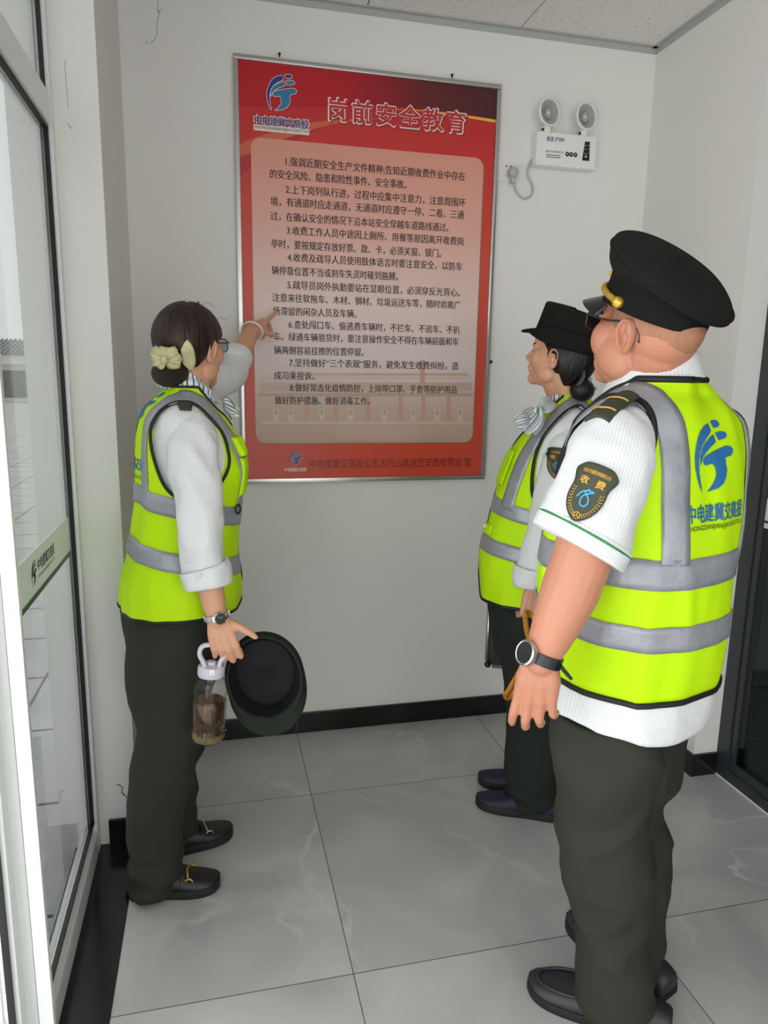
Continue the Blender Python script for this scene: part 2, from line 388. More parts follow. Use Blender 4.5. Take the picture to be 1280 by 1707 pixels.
# cracks in the plaster
kg = G()
def crack(pts, wd, plane):
    pts = [plane(*p) for p in pts]
    for a, b in zip(pts, pts[1:]): kg.tube([a, b], wd * .55, n=5)
bk = lambda x, y: P(x, y, YB - .0004)
crack([(264, 0), (262, 14), (265, 24), (261, 40), (262, 55), (258, 66), (250, 72)], .0012, bk); crack([(265, 18), (270, 14)], .001, bk); crack([(262, 16), (267, 22)], .0018, bk); crack([(243, 74), (246, 68)], .001, bk)
rv = lambda x, y: P(x, y, YL - .0004)
crack([(196, 1307), (204, 1312), (203, 1322), (208, 1326)], .0022, rv); crack([(194, 1308), (202, 1310)], .0015, rv); crack([(205, 1322), (212, 1330)], .002, rv); crack([(108, 100), (110, 140), (114, 180)], .0008, rv); crack([(112, 205), (120, 215)], .001, rv)
mat('crack_grey', (92, 90, 84), 0.9)
ck = build('crack', kg, 'crack_grey'); ck['kind'] = 'structure'; tag(ck, 'fine grey cracks in the white plaster', 'crack')

# ---- window wall on the left, white aluminium
def window(n, y0, y1, label):
    wx = -0.385
    root = struct(build('window_%d' % n, G().box((-.43, y0, 0), (wx, y0 + .06, ZC), bev=.003).box((-.43, y1 - .035, 0), (wx, y1, ZC), bev=.003)
        .box((-.43, y0 + .06, 2.10), (wx, y1 - .045, 2.175), bev=.003).box((-.43, y0 + .06, .002), (wx, y1 - .045, .075), bev=.003).box((-.43, y0 + .06, ZC - .06), (wx, y1 - .045, ZC), bev=.003)
        .box((-.425, y0 + .06, .075), (wx - .012, y1 - .045, .10), bev=.002), 'white_aluminium', smooth=False), label, 'window')
    gk = G()
    for z0, z1 in ((.10, 2.10), (2.175, ZC - .06)):
        for q in (y0 + .06, y1 - .044): gk.box((-.405, q, z0), (wx - .009, q + .008, z1))
        for q in (z0, z1 - .008): gk.box((-.405, y0 + .06, q), (wx - .009, y1 - .035, q + .008))
    build('gasket', gk, 'rubber_gasket', root, False)
    build('pane', G().box((-.408, y0 + .06, .08), (-.404, y1 - .05, 2.12)), 'window_glass', root, False)
    build('pane', G().box((-.408, y0 + .06, 2.17), (-.404, y1 - .05, ZC - .05)), 'window_glass', root, False)
    return root
w1 = window(1, 1.36, YL, 'white aluminium window at the left edge')
build('spacer_bar', G().box((-.43, YL - .062, .1), (-.4085, YL - .04, 2.1)), 'white_plastic', w1, False)
window(2, 0.35, 1.30, 'white aluminium window nearest the camera'); window(3, -1.2, 0.30, 'white aluminium window beside the camera'); window(4, -2.5, -1.25, 'white aluminium window behind the camera')
struct(build('trim_3', G().box((-.45, 1.30, 0), (-.365, 1.36, ZC), bev=.004).box((-.36, 1.285, 0), (-.335, 1.30, ZC)), 'white_aluminium', smooth=False), 'white window mullion at the lower left edge', 'trim')
# frosted safety band with lettering on the glass
mat('frosted_band', (226, 230, 226), 0.35)
MATS['frosted_band'].node_tree.nodes['Principled BSDF'].inputs['Alpha'].default_value = 0.72
mat('band_line', (24, 58, 62), 0.4)
sd = tag(build('window_sticker', G().box((-.4035, 1.42, 0.985), (-.4028, 2.10, 1.08)), 'frosted_band', smooth=False), 'frosted white safety strip with small dark emblem stuck across the window', 'sticker')
fnw = lambda x, y: (-.4024, x, y)
build('line', G().box((-.4035, 1.42, 0.972), (-.4026, 2.10, 0.985)), 'band_line', sd, False)
lg = G(); put_emblem(lg, fnw, 1.66, 1.005, 0.055); put_text(lg, '中电建冀交高投', fnw, 1.72, 1.90, 1.04, .03, .01); put_text(lg, 'ZHONGDIANJIANJIJIAOGAOTOU', fnw, 1.72, 1.90, 1.013, .01)
build('lettering', lg, 'ink', sd, False)

# ---- the glass door on the right
dx = 1.845
dg_ = G().box((dx, YJ - .062, 0), (dx + .07, YJ, 2.6), bev=.003).box((dx, 0.2, 0), (dx + .07, 0.28, 2.6), bev=.003).box((dx, .28, 2.52), (dx + .07, YJ - .062, 2.6), bev=.003).box((dx, .28, .0), (dx + .07, YJ - .062, .045), bev=.003)
dr = struct(build('door_1', dg_, 'dark_aluminium', smooth=False), 'dark aluminium framed glass door at the right edge', 'door')
build('sash', G().box((dx + .006, YJ - .092, .045), (dx + .045, YJ - .064, 2.52), bev=.003).box((dx + .006, 1.2, .045), (dx + .045, YJ - .092, .085), bev=.003).box((dx + .006, 1.2, .085), (dx + .045, 1.25, 2.52), bev=.003), 'dark_aluminium', dr, False)
build('pane', G().box((dx + .010, 1.25, .08), (dx + .015, YJ - .090, 2.52)), 'door_glass', dr, False); build('pane', G().box((dx + .010, .28, .05), (dx + .015, 1.2, 2.52)), 'door_glass', dr, False)
build('rail', G().box((XR + .098, .28, .0), (dx - .001, YJ - .002, .006)), 'off_white', dr, False)
ds = tag(build('door_sticker', G().box((dx + .0085, 1.3, .985), (dx + .0095, YJ - .093, 1.09)), 'off_white', smooth=False), 'white safety strip with a blue line on the dark glass door', 'sticker')
mat('deep_blue', (28, 52, 120), 0.5)
build('line', G().box((dx + .0078, 1.3, 1.003), (dx + .0096, YJ - .093, 1.012)), 'deep_blue', ds, False)
# things glimpsed in the room beyond
mat('dark_bench', (26, 28, 30), 0.5); mat('dim_grey', (120, 126, 128), 0.7)
tb = thing('counter', 'dark counter glimpsed through the glass door', 'counter', (3.2, 3.0, 0))
build('body', G().box((2.6, 2.25, 0.0), (3.9, 2.6, 0.42)), 'dim_grey', tb, False); build('counter_top', G().box((2.5, 2.2, .42), (4.0, 2.65, .48), bev=.004), 'dark_bench', tb, False)

# ---- outside
mat('paver', (186, 186, 185), 0.9, bump=(30, .3), var=(6, (166, 166, 165), .8)); mat('render_wall', (222, 220, 216), 0.9); mat('roof_tile', (118, 122, 126), 0.8); mat('dark_window', (60, 64, 70), 0.3); mat('leaf', (92, 130, 52), 0.9, bump=(20, 1.0))
struct(build('ground', G().box((-60, -30, -.22), (-.46, 90, -.1)), 'paver', smooth=False), 'pale paved yard outside the window', 'ground')
lg = G()
for k in range(60): lg.box((-9, 2.0 + k * .6, -.1), (-.5, 2.012 + k * .6, -.0985))
for k in range(15): lg.box((-.9 - k * .6, 1, -.1), (-.888 - k * .6, 38, -.0985))
struct(build('ground_joint', lg, 'crack_grey', smooth=False), 'dark joints between the yard pavers', 'ground')
hs = thing('house', 'single storey white house with grey tiled roof seen through the window', 'house', (-10, 40, -.1))
build('wall', G().box((-26, 40, -.1), (-7.5, 46, 2.2)), 'render_wall', hs, False)
build('fascia', G().box((-26.3, 39.6, 1.75), (-7.2, 40.0, 2.25)), 'render_wall', hs, False)
rg = G().add([(-26.5, 39.5, 2.2), (-7, 39.5, 2.2), (-7, 43, 3.05), (-26.5, 43, 3.05), (-26.5, 46.5, 2.2), (-7, 46.5, 2.2)], [(0, 1, 2, 3), (3, 2, 5, 4)])
for k in range(90): rg.tube([(-26.4 + k * .215, 39.45, 2.25), (-26.4 + k * .215, 43, 3.1)], .05, n=6)
build('roof', rg, 'roof_tile', hs, False)
for x in (-9.6, -14, -18.5): build('window', G().box((x - .7, 39.95, .1), (x + .7, 40.05, 1.45)), 'dark_window', hs, False)

# ------------------------------------------------------------------ notice board on the back wall
BX0, BX1, BZ0, BZ1 = 0.0992, 1.0906, 1.0672, 2.5674
YP = YB - 0.014                                   # face of the print
def PW(px, py):
    p = P(px, py, YP); return p[0], p[2]
bx = lambda y: (lambda x, z: (x, y, z))
def print_mat(name, stops, axis=2, lo=0.0, hi=1.0, rough=0.32, noise_amt=0.0, spec=0.35):
    """printed colour run along an axis of the sheet"""
    m = bpy.data.materials.new(name); m.use_nodes = True; nt = m.node_tree; b = nt.nodes['Principled BSDF']; L = nt.links.new
    tc = nt.nodes.new('ShaderNodeTexCoord'); mp = nt.nodes.new('ShaderNodeMapRange'); sp = nt.nodes.new('ShaderNodeSeparateXYZ')
    L(tc.outputs['Object'], sp.inputs[0]); L(sp.outputs[axis], mp.inputs['Value']); mp.inputs['From Min'].default_value = lo; mp.inputs['From Max'].default_value = hi
    r = nt.nodes.new('ShaderNodeValToRGB'); L(mp.outputs['Result'], r.inputs['Fac'])
    e = r.color_ramp.elements
    while len(e) < len(stops): e.new(0.5)
    for k, (p, c) in enumerate(stops): e[k].position = p; e[k].color = lin(c)
    L(r.outputs['Color'], b.inputs['Base Color']); b.inputs['Roughness'].default_value = rough; b.inputs['Specular IOR Level'].default_value = spec
    MATS[name] = m
print_mat('print_red', [(0.0, (202, 74, 56)), (0.55, (208, 80, 64)), (0.8, (200, 56, 52)), (1.0, (188, 30, 44))], 2, 0, 1.5)
print_mat('print_maroon', [(0.0, (186, 28, 40)), (0.28, (178, 28, 40)), (0.62, (104, 34, 38)), (1.0, (74, 38, 40))], 0, 0.15, 1.0)
print_mat('print_panel', [(0.0, (186, 156, 138)), (0.14, (198, 172, 158)), (0.30, (220, 202, 202)), (0.5, (228, 202, 196)), (0.75, (224, 172, 158)), (1.0, (218, 150, 134))], 2, 0.14, 1.22)  # panel: printed pink, with reflections on the sheet put into its greyish part
mat('print_orange', (206, 96, 66), 0.35); mat('print_dark_red', (176, 30, 42), 0.35); mat('print_yellow', (232, 184, 60), 0.35); mat('print_white', (236, 222, 214), 0.4); mat('print_navy', (28, 52, 130), 0.4); mat('print_shade', (150, 44, 36), 0.5)
mat('print_red_plain', (188, 36, 46), 0.35); mat('print_brown', (120, 44, 26), 0.4); mat('ghost_a', (194, 166, 154), 0.35); mat('ghost_b', (208, 186, 174), 0.35); mat('ghost_c', (198, 152, 142), 0.35); mat('ghost_d', (182, 156, 142), 0.35); mat('panel_edge', (140, 104, 92), 0.4); mat('panel_swoosh', (202, 128, 116), 0.35)

bd = thing('notice_board', 'large red safety notice board with Chinese text in a silver frame on back wall', 'notice board', (BX0, YB, BZ0))
fr = G(); FWD = 0.017
for lo, hi in (((BX0, BZ1 - FWD), (BX1, BZ1)), ((BX0, BZ0), (BX1, BZ0 + FWD)), ((BX0, BZ0 + FWD), (BX0 + FWD, BZ1 - FWD)), ((BX1 - FWD, BZ0 + FWD), (BX1, BZ1 - FWD))):
    fr.box((lo[0], YB - .024, lo[1]), (hi[0], YB, hi[1]), bev=.005)
build('frame', fr, 'silver', bd, angle=40)
sheet = build('printed_sheet', G().box((BX0 + .012, YP, BZ0 + .012), (BX1 - .012, YB - .002, BZ1 - .012)), 'print_red', bd, False)
# printed shapes lie on the sheet, a fraction of a millimetre apart
def flat(name, pts, y, m, par=sheet):
    g = G(); bm = bmesh.new(); vs = [bm.verts.new((x, y, z)) for x, z in pts]; f = bm.faces.new(vs); f.normal_update(); bmesh.ops.triangulate(bm, faces=[f]); bm.verts.index_update()
    g.add([v.co[:] for v in bm.verts], [[v.index for v in f.verts] for f in bm.faces]); bm.free()
    return build(name, g, m, par, False)
def strip(g, a, b, y, m=0):
    n = len(a); g.add([(p[0], y, p[1]) for p in a] + [(p[0], y, p[1]) for p in b], [(i, i + 1, n + i + 1, n + i) for i in range(n - 1)], m)
def curve_px(pts, n=30): return [PW(*p) for p in catmull(pts, n)]
top = [(BX0 + .014, BZ1 - .014), (BX1 - .014, BZ1 - .014)]
lowc = curve_px([(388, 175), (450, 178), (520, 178), (600, 177), (680, 180), (740, 186), (790, 193), (829, 200)])
lowc = [(min(max(x, BX0 + .014), BX1 - .014), z) for x, z in lowc]
g = G(); strip(g, [(x, BZ1 - .014) for x, z in lowc], lowc, YP - .0003); build('printed_swoosh', g, 'print_maroon', sheet, False)
g = G(); a = curve_px([(620, 182), (690, 183), (750, 189), (829, 200)]); b = curve_px([(620, 182), (690, 184), (750, 192), (829, 205)]); cl_ = lambda q: [(min(x, BX1 - .014), z) for x, z in q]; strip(g, cl_(a), cl_(b), YP - .0005); build('printed_line', g, 'print_yellow', sheet, False)
cx_ = lambda q: [(min(max(x, BX0 + .014), BX1 - .014), z) for x, z in q]
g = G(); strip(g, cx_(curve_px([(394, 243), (430, 228), (490, 210), (560, 200), (640, 197)])), cx_(curve_px([(394, 262), (430, 250), (490, 226), (560, 206), (640, 197)])), YP - .0005); build('printed_swoosh', g, 'print_orange', sheet, False)
g = G(); strip(g, cx_(curve_px([(394, 270), (430, 250), (490, 226), (540, 212)])), cx_(curve_px([(394, 300), (430, 272), (490, 236), (540, 212)])), YP - .0006); build('printed_swoosh', g, 'print_dark_red', sheet, False)
# pale text panel with the ghosted toll plaza
x0, z1 = PW(416, 228); x1, _ = PW(803, 264); _, z0 = PW(600, 738); x0 = (x0 + PW(428, 738)[0]) / 2; x1 = (x1 + PW(790, 738)[0]) / 2
z1 = (PW(416, 228)[1] + PW(803, 264)[1]) / 2
flat('panel_edge', [(x + .004 if i < 99 else x, z - .004) for i, (x, z) in enumerate(rrect(x0, x1, z0, z1, .035))], YP - .0008, 'panel_edge')
pn = flat('text_panel', rrect(x0, x1, z0, z1, .035), YP - .0011, 'print_panel')
gh = G(); yg = YP - .0014
def rc(a, b, c, d, m):  # pixel rectangle on the print
    q = [PW(a, b), PW(c, b), PW(c, d), PW(a, d)]; gh.add([(x, yg - .0001 * (m + 1), z) for x, z in q], [(0, 1, 2, 3)], m)
rc(434, 626, 784, 632, 1); rc(434, 638, 786, 652, 0); rc(430, 655, 788, 661, 3); rc(500, 622, 800 - 20, 626, 0)
for a in (508, 556, 610, 664, 702, 744): rc(a, 661, a + 7, 700, 2)
for a in (456, 480, 532, 580, 636, 684, 724, 762): rc(a, 682, a + 9, 701, 1); rc(a + 2, 684, a + 7, 692, 3)
for a in range(440, 785, 14): rc(a, 690 + (a * 7) % 6, a + 9, 703, 0)
rc(436, 703, 784, 706, 1); rc(560, 706, 700, 732, 0); rc(700, 600, 708, 640, 2)
build('printed_photo', gh, ['ghost_a', 'ghost_b', 'ghost_c', 'ghost_d'], sheet, False)
# the eight rules, line by line
LINES = [(476, 270, 775, 295, '1.强调近期安全生产文件精神;告知近期收费作业中存在'), (450, 290, 677, 309, '的安全风险、隐患和险性事件、安全事故。'),
 (476, 316, 775, 339, '2.上下岗列队行进，过程中应集中注意力，注意周围环'), (451, 336, 773, 359, '境，有通道时应走通道，无通道时应遵守一停、二看、三通'), (451, 360, 747, 381, '过，在确认安全的情况下沿本站安全穿越车道路线通过。'),
 (478, 385, 772, 403, '3.收费工作人员中途因上厕所、用餐等原因离开收费岗'), (452, 406, 735, 424, '亭时，要按规定存放好票、款、卡，必须关窗、锁门。'),
 (479, 430, 770, 445, '4.收费及疏导人员使用肢体语言时要注意安全，以防车'), (453, 450, 663, 463, '辆停靠位置不当或刹车失灵时碰到胳膊。'),
 (479, 474, 766, 490, '5.疏导员岗外执勤要站在显眼位置，必须穿反光背心。'), (454, 497, 767, 509, '注意来往软拖车、木材、钢材、垃圾运送车等，随时劝离广'), (455, 518, 594, 525, '场滞留的闲杂人员及车辆。'),
 (481, 541, 766, 551, '6.查处闯口车、偷逃费车辆时，不拦车、不追车、不扒'), (456, 562, 764, 570, '车。绿通车辆验货时，要注意操作安全不得在车辆前面和车'), (457, 583, 606, 589, '辆两侧容易挂擦的位置停留。'),
 (482, 605, 764, 611, '7.坚持做好“三个表观”服务，避免发生收费纠纷，造'), (457, 626, 524, 628, '成司乘投诉。'), (483, 647, 761, 650, '8.做好常态化疫情防控，上岗带口罩、手套等防护用品'), (458, 668, 616, 669, '做好防护措施、做好消毒工作。')]
tg = G(); fn = bx(YP - .0019)
for a, b, c, d, s in LINES:
    (xa, za), (xb, zb) = PW(a, b), PW(c, d)
    v, f, wd, ya, yb = text_geo(s, 1.0, 0.0, 2)
    # keep all glyphs one height: the Chinese square is about .92 em tall
    sc_ = (xb - xa) / wd; n = len(s); [tg.add([bx(YP - .0019 - q_ * .05)(xa + p[0] * sc_ + q_, (za + zb) / 2 + (p[1] - 0.33) * 0.0335) for p in v], f) for q_ in (-.0004, .0004)]
build('lettering', tg, 'ink', sheet, False)
# heading
(xa, za), (xb, zb) = PW(548, 184), PW(776, 203)
hg = G(); put_text(hg, '岗前安全教育', bx(YP - .0012), xa + .004, xb + .006, (za + zb) / 2 - .005, .078, .038, spacing=1.16); build('heading_shadow', hg, 'print_shade', sheet, False)
hg = G(); put_text(hg, '岗前安全教育', bx(YP - .0016), xa, xb, (za + zb) / 2, .079, .042, spacing=1.16); build('heading_outline', hg, 'print_white', sheet, False)
hg = G(); put_text(hg, '岗前安全教育', bx(YP - .002), xa + .003, xb - .003, (za + zb) / 2, .074, .02, spacing=1.16); build('heading', hg, 'print_red_plain', sheet, False)
# emblem with its name
(xa, za), (xb, zb) = PW(445, 183), PW(496, 126)
eg = G()
for k, dxz in enumerate([(-.0018, 0), (.0018, 0), (0, .0018), (0, -.0018), (.0013, .0013), (-.0013, .0013), (.0013, -.0013), (-.0013, -.0013)]):
    put_emblem(eg, lambda x, z: (x + dxz[0], YP - .0012 - k * .00002, z + dxz[1]), xa, za, zb - za)
build('emblem_outline', eg, 'print_white', sheet, False)
eg = G(); put_emblem(eg, bx(YP - .0018), xa, za, zb - za); eg.m = [0 if fv[0] < len(EMBLEM[0]) + len(EMBLEM[1]) else 1 for fv in eg.f]
build('emblem', eg, ['print_navy', 'print_teal'], sheet, False)
eg = G(); (a1, b1), (a2, b2) = PW(424, 201), PW(515, 207)
put_text(eg, '中电建冀交高投', bx(YP - .0013), a1 - .002, a2 + .002, (b1 + b2) / 2, .035, .06, 0); put_text(eg, '中电建冀交高投', bx(YP - .0018), a1, a2, (b1 + b2) / 2, .030, .02, 1)
(a1, b1), (a2, b2) = PW(424, 209), PW(514, 217); eg.add([(a1 - .003, YP - .0013, b1 - .016), (a2 + .003, YP - .0013, b1 - .016), (a2 + .003, YP - .0013, b1 + .004), (a1 - .003, YP - .0013, b1 + .004)], [(0, 1, 2, 3)], 0)
put_text(eg, 'ZHONGDIANJIANJIJIAOGAOTOU', bx(YP - .0018), a1, a2, b1 - .006, .0135, .005, 2)
build('emblem_name', eg, ['print_white', 'print_navy', 'ink'], sheet, False)
# foot line
eg = G(); (a1, b1), (a2, b2) = PW(483, 776), PW(504, 753); put_emblem(eg, lambda x, z: (x + .001, YP - .0010, z - .001), a1, b1, b2 - b1, 1); put_emblem(eg, bx(YP - .0014), a1, b1, b2 - b1, 0)
(a1, b1), (a2, b2) = PW(474, 783), PW(511, 783); put_text(eg, '中电建冀交高投', bx(YP - .0014), a1, a2, b1, .015, .02, 1)
(a1, b1), (a2, b2) = PW(515, 773), PW(769, 770); put_text(eg, '中电建冀交高投公司太行山高速武安西收费站', bx(YP - .0014), a1, a2, (b1 + b2) / 2, .038, .0, 2)
(a1, b1), (a2, b2) = PW(773, 770), PW(785, 769); put_text(eg, '宣', bx(YP - .0014), a1, a2, b1, .034, .0, 2)
build('foot_lettering', eg, ['print_blue', 'print_white', 'print_brown'], sheet, False)
for px, py in ((466, 92), (754, 127)):
    x, z = PW(px, py); hb = build('hanger', G().box((x - .013, YB - .008, BZ1 - .004), (x + .013, YB, z + .008), bev=.004), 'off_white', bd, False)
    build('hook', G().ball((x, YB - .010, z + .006), .005).tube([(x, YB - .01, z + .004), (x, YB - .004, z - .006)], .003), 'rubber_gasket', hb)
x, z = PW(818, 603); hb = build('hanger', G().box((BX1 - .002, YB - .008, z - .009), (x + .006, YB, z + .009), bev=.003), 'silver', bd, False)
build('hook', G().ball((x + .003, YB - .011, z), .006), 'rubber_gasket', hb)

# ------------------------------------------------------------------ emergency light, socket, plug
em = thing('emergency_light', 'white twin-head emergency light mounted high on the back wall', 'emergency light', (1.38, YB, 2.36))
(xa, za), (xb, zb) = (P(897, 220, YB - .05)[[0, 2]], P(992, 281, YB - .05)[[0, 2]])
za = (za + P(990, 225, YB - .05)[2]) / 2; zb = (zb + P(895, 277, YB - .05)[2]) / 2
hs_ = build('housing', G().box((xa - .004, YB - .05, zb), (xb, YB, za), bev=.009), 'white_plastic', em, angle=40)
yf = YB - .0505; fe = bx(yf); PE = lambda px, py: P(px, py, YB - .05)[[0, 2]]
lg = G(); (a, b), (c, d) = PE(911, 231), PE(923, 232); put_text(lg, '捷源', fe, a, c, (b + d) / 2, .018, .01, 0)
(a, b), (c, d) = PE(925, 233), PE(940, 234); put_text(lg, 'JYXN', fe, a, c, (b + d) / 2, .016, .02, 1)
(a, b), (c, d) = PE(909, 252), PE(939, 254); put_text(lg, '消防应急照明灯具', fe, a, c, (b + d) / 2, .008, .0, 1)
for q in (257.5, 261): (a, b), (c, d) = PE(910, q), PE(934, q + 1.5); lg.box((a, yf, b - .0012), (c, yf + .0003, b + .0012), 1)
build('lettering', lg, ['print_blue', 'ink'], hs_, False)
for px in (945.5, 952, 959):
    a, b = PE(px, 257 + (px - 945) * .09); ic = build('icon', G().lathe([(.0001, 0), (.0085, 0)], (a, yf, b), [(1, 0, 0), (0, 0, 1), (0, -1, 0)], n=24), 'ink', hs_, False)
    build('icon_mark', G().box((a - .003, yf - .0003, b - .001), (a + .003, yf - .0001, b + .002)), 'white_plastic', ic, False)
q = [PE(975, 236), PE(983, 236.5), PE(982, 268.5), PE(970, 267.5)]
cp = build('control_panel', G().prism([(p[0], yf + .0004, p[1]) for p in q], (0, -.001, 0)), 'black_plastic', hs_, False)
for px, py in ((976, 243), (981, 243), (975, 249), (980, 249), (974.5, 256), (979, 256)):
    a, b = PE(px, py); cp2 = build('indicator', G().box((a - .002, yf - .0012, b - .002), (a + .002, yf - .0005, b + .002)), 'lens_grey', em, False)
a, b = PE(976, 261); build('test_button', G().tube([(a, yf - .0005, b), (a, yf - .002, b)], .005, n=16), 'lens_grey', em)
for px, py in ((915.5, 187), (977, 194)):
    c = P(px, py, YB - .062); ax = [unit((1, .25, 0)), (0, 0, 1), unit((.25, -1, .12))]
    hd = build('lamp_head', G().lathe([(.002, -.03), (.03, -.028), (.045, -.012), (.05, 0), (.05, .004), (.045, .006), (.043, .002)], c, ax, cap0=True), 'white_plastic', em, angle=50)
    ln = G().lathe([(.044, .002), (.030, -.004), (.012, -.010), (.006, -.010)], c, ax, cap1=True)
    for k in range(40):
        t = 2 * math.pi * k / 40; A = np.array(ax); e0 = np.array([math.cos(t), math.sin(t), 0]); ln.tube([c + (e0 * .016 + np.array([0, 0, -.0075])) @ A, c + (e0 * .042 + np.array([0, 0, .0018])) @ A], .0011, n=4)
    build('lens', ln, 'lens_grey', hd); build('bulb', G().ball(c - np.array(ax[2]) * .006, .005), 'white_plastic', hd)
    zt = za
    nk = G().box((c[0] - .012, YB - .055, zt - .002), (c[0] + .012, YB - .022, c[2] - .042), bev=.004); build('neck', nk, 'white_plastic', em, angle=40)
    build('screw', G().ball((c[0] - .017, YB - .05, zt + .006), .005), 'rubber_gasket', em)
sk = thing('wall_socket', 'white square power socket beside the notice board', 'socket', (1.14, YB, 2.3))
(xa, za), (xb, zb) = PE(837, 262) + np.array([.0, -.004]), PE(871, 300)
build('plate', G().box((xa, YB - .009, zb + .002), (xb, YB, za), bev=.003), 'white_plastic', sk, angle=40)
build('inner_plate', G().box((xa + .006, YB - .0105, zb + .008), (xb - .006, YB - .005, za - .006), bev=.001), 'off_white', sk, angle=40)
for px in (851, 858): a, b = PE(px, 272 + (px - 851) * .1); build('pin_hole', G().tube([(a, YB - .0112, b), (a, YB - .010, b)], .003, n=12), 'rubber_gasket', sk)
pg = thing('plug', 'white plug and looping cable feeding the emergency light', 'plug', (1.16, YB - .02, 2.27))
a = P(854.5, 288, YB - .03)
build('plug_body', G().lathe([(.002, -.024), (.016, -.02), (.021, 0), (.017, .018), (.012, .021)], a, [(1, 0, 0), (0, 0, 1), (0, -1, 0)], cap0=True, cap1=True).box(a + np.array([-.008, -.012, -.04]), a + np.array([.008, .008, -.01]), bev=.003), 'lens_grey', pg, angle=50)
cpt = [a + np.array([0, -.004, -.03])] + [P(*q, YB - .012) for q in ((856, 305), (861, 320), (872, 331), (884, 327), (888, 314), (884, 302), (879, 290), (881, 277), (886, 266))] + [P(892, 262.5, YB - .02)]
build('cable', G().tube(cpt, .0034, seg=60), 'lens_grey', pg)
build('cable_gland', G().ball(P(892, 262, YB - .022), (.006, .008, .010)), 'rubber_gasket', pg)

# ------------------------------------------------------------------ people: shared makers
mat('skin_man', (188, 130, 106), 0.5, bump=(220, .05), sss=.12, var=(9, (196, 124, 96), .6)); mat('skin_woman', (212, 160, 130), 0.5, bump=(220, .04), sss=.12, var=(9, (206, 146, 118), .6)); mat('skin_hand', (205, 150, 122), 0.5, sss=.1)
mat('lip', (168, 84, 78), 0.45); mat('eye_white', (196, 190, 182), 0.2); mat('iris', (28, 18, 14), 0.2); mat('brow', (40, 30, 26), 0.8)
mat('hair_black', (15, 12, 13), 0.42, bump=(90, .5, (1, 1, .12)), var=(14, (70, 40, 30), .7, (3, 3, .4)), spec=.35)
mat('hair_dark', (14, 11, 12), 0.42, bump=(90, .5, (1, 1, .15)), spec=.4)
mat('stubble', (176, 122, 96), 0.8, bump=(500, .3), var=(60, (150, 106, 84), .8))
mat('vest_lime', (186, 230, 10), 0.65, bump=(420, .10), sheen=.0, spec=.2)
mat('reflective_grey', (158, 160, 168), 0.42, .25, bump=(45, .25), var=(14, (136, 138, 146), .8))
mat('black_piping', (14, 14, 15), 0.6)
mat('trouser_green', (48, 50, 43), 0.85, bump=(9, 1.0, (1, 1, .45)), spec=.2); mat('trouser_dark', (36, 40, 36), 0.85, bump=(9, 1.0, (1, 1, .45)), spec=.2)
mat('cap_cloth', (25, 25, 23), 0.9, bump=(700, .2), spec=.2); mat('cap_black', (18, 18, 20), 0.85, bump=(700, .15), spec=.2); mat('visor_black', (24, 24, 27), 0.3)
mat('hat_green', (36, 40, 35), 0.9, bump=(600, .2), spec=.2); mat('hat_lining', (18, 18, 24), 0.8)
mat('gold', (226, 180, 76), 0.35, .7, bump=(160, .4)); mat('gold_thread', (206, 158, 66), 0.6); mat('badge_green', (62, 66, 50), 0.7, bump=(300, .15)); mat('badge_blue', (70, 160, 205), 0.5); mat('epaulette', (54, 58, 44), 0.75, bump=(300, .15))
mat('shoe_black', (17, 17, 19), 0.45, bump=(80, .1)); mat('shoe_sole', (22, 22, 24), 0.6); mat('shoe_navy', (24, 24, 48), 0.6, bump=(300, .2)); mat('shoe_grey', (40, 41, 46), 0.5)
mat('green_thread', (44, 128, 76), 0.7); mat('thread_white', (238, 238, 236), 0.7)
mat('watch_black', (20, 21, 24), 0.3); mat('bangle', (226, 214, 206), 0.35); mat('satin', (204, 198, 156), 0.32, bump=(40, .4), var=(30, (176, 168, 118), .9)); mat('hair_net', (40, 26, 20), 0.6, bump=(420, .9))
glass_mat('spectacle_lens', (0.80, 0.82, 0.84)); glass_mat('tinted_lens', (0.35, 0.36, 0.40))
mat('frame_metal', (70, 72, 78), 0.3, .8)

def stripe_mat(name, base, line, freq, width, bump=(30, .35), axis=0, base2=None):
    """woven stripes running along the cloth (uv)"""
    m = bpy.data.materials.new(name); m.use_nodes = True; nt = m.node_tree; b = nt.nodes['Principled BSDF']; L = nt.links.new
    uv = nt.nodes.new('ShaderNodeUVMap'); sp = nt.nodes.new('ShaderNodeSeparateXYZ'); L(uv.outputs[0], sp.inputs[0])
    a = nt.nodes.new('ShaderNodeMath'); a.operation = 'MULTIPLY'; a.inputs[1].default_value = freq; L(sp.outputs[axis], a.inputs[0])
    f = nt.nodes.new('ShaderNodeMath'); f.operation = 'FRACT'; L(a.outputs[0], f.inputs[0])
    r = nt.nodes.new('ShaderNodeValToRGB'); r.color_ramp.interpolation = 'CONSTANT'; e = r.color_ramp.elements
    e[0].position = 0; e[0].color = lin(base); e[1].position = 1 - width; e[1].color = lin(line)
    L(f.outputs[0], r.inputs['Fac']); L(r.outputs['Color'], b.inputs['Base Color']); b.inputs['Roughness'].default_value = .75; b.inputs['Specular IOR Level'].default_value = .2
    tc = nt.nodes.new('ShaderNodeTexCoord'); n = nt.nodes.new('ShaderNodeTexNoise'); n.inputs['Scale'].default_value = bump[0]; n.inputs['Detail'].default_value = 3; L(tc.outputs['Object'], n.inputs['Vector'])
    bp = nt.nodes.new('ShaderNodeBump'); bp.inputs['Strength'].default_value = bump[1]; bp.inputs['Distance'].default_value = .01; L(n.outputs['Fac'], bp.inputs['Height']); L(bp.outputs['Normal'], b.inputs['Normal'])
    MATS[name] = m
stripe_mat('shirt_cloth', (222, 223, 225), (206, 208, 212), 84, .35)
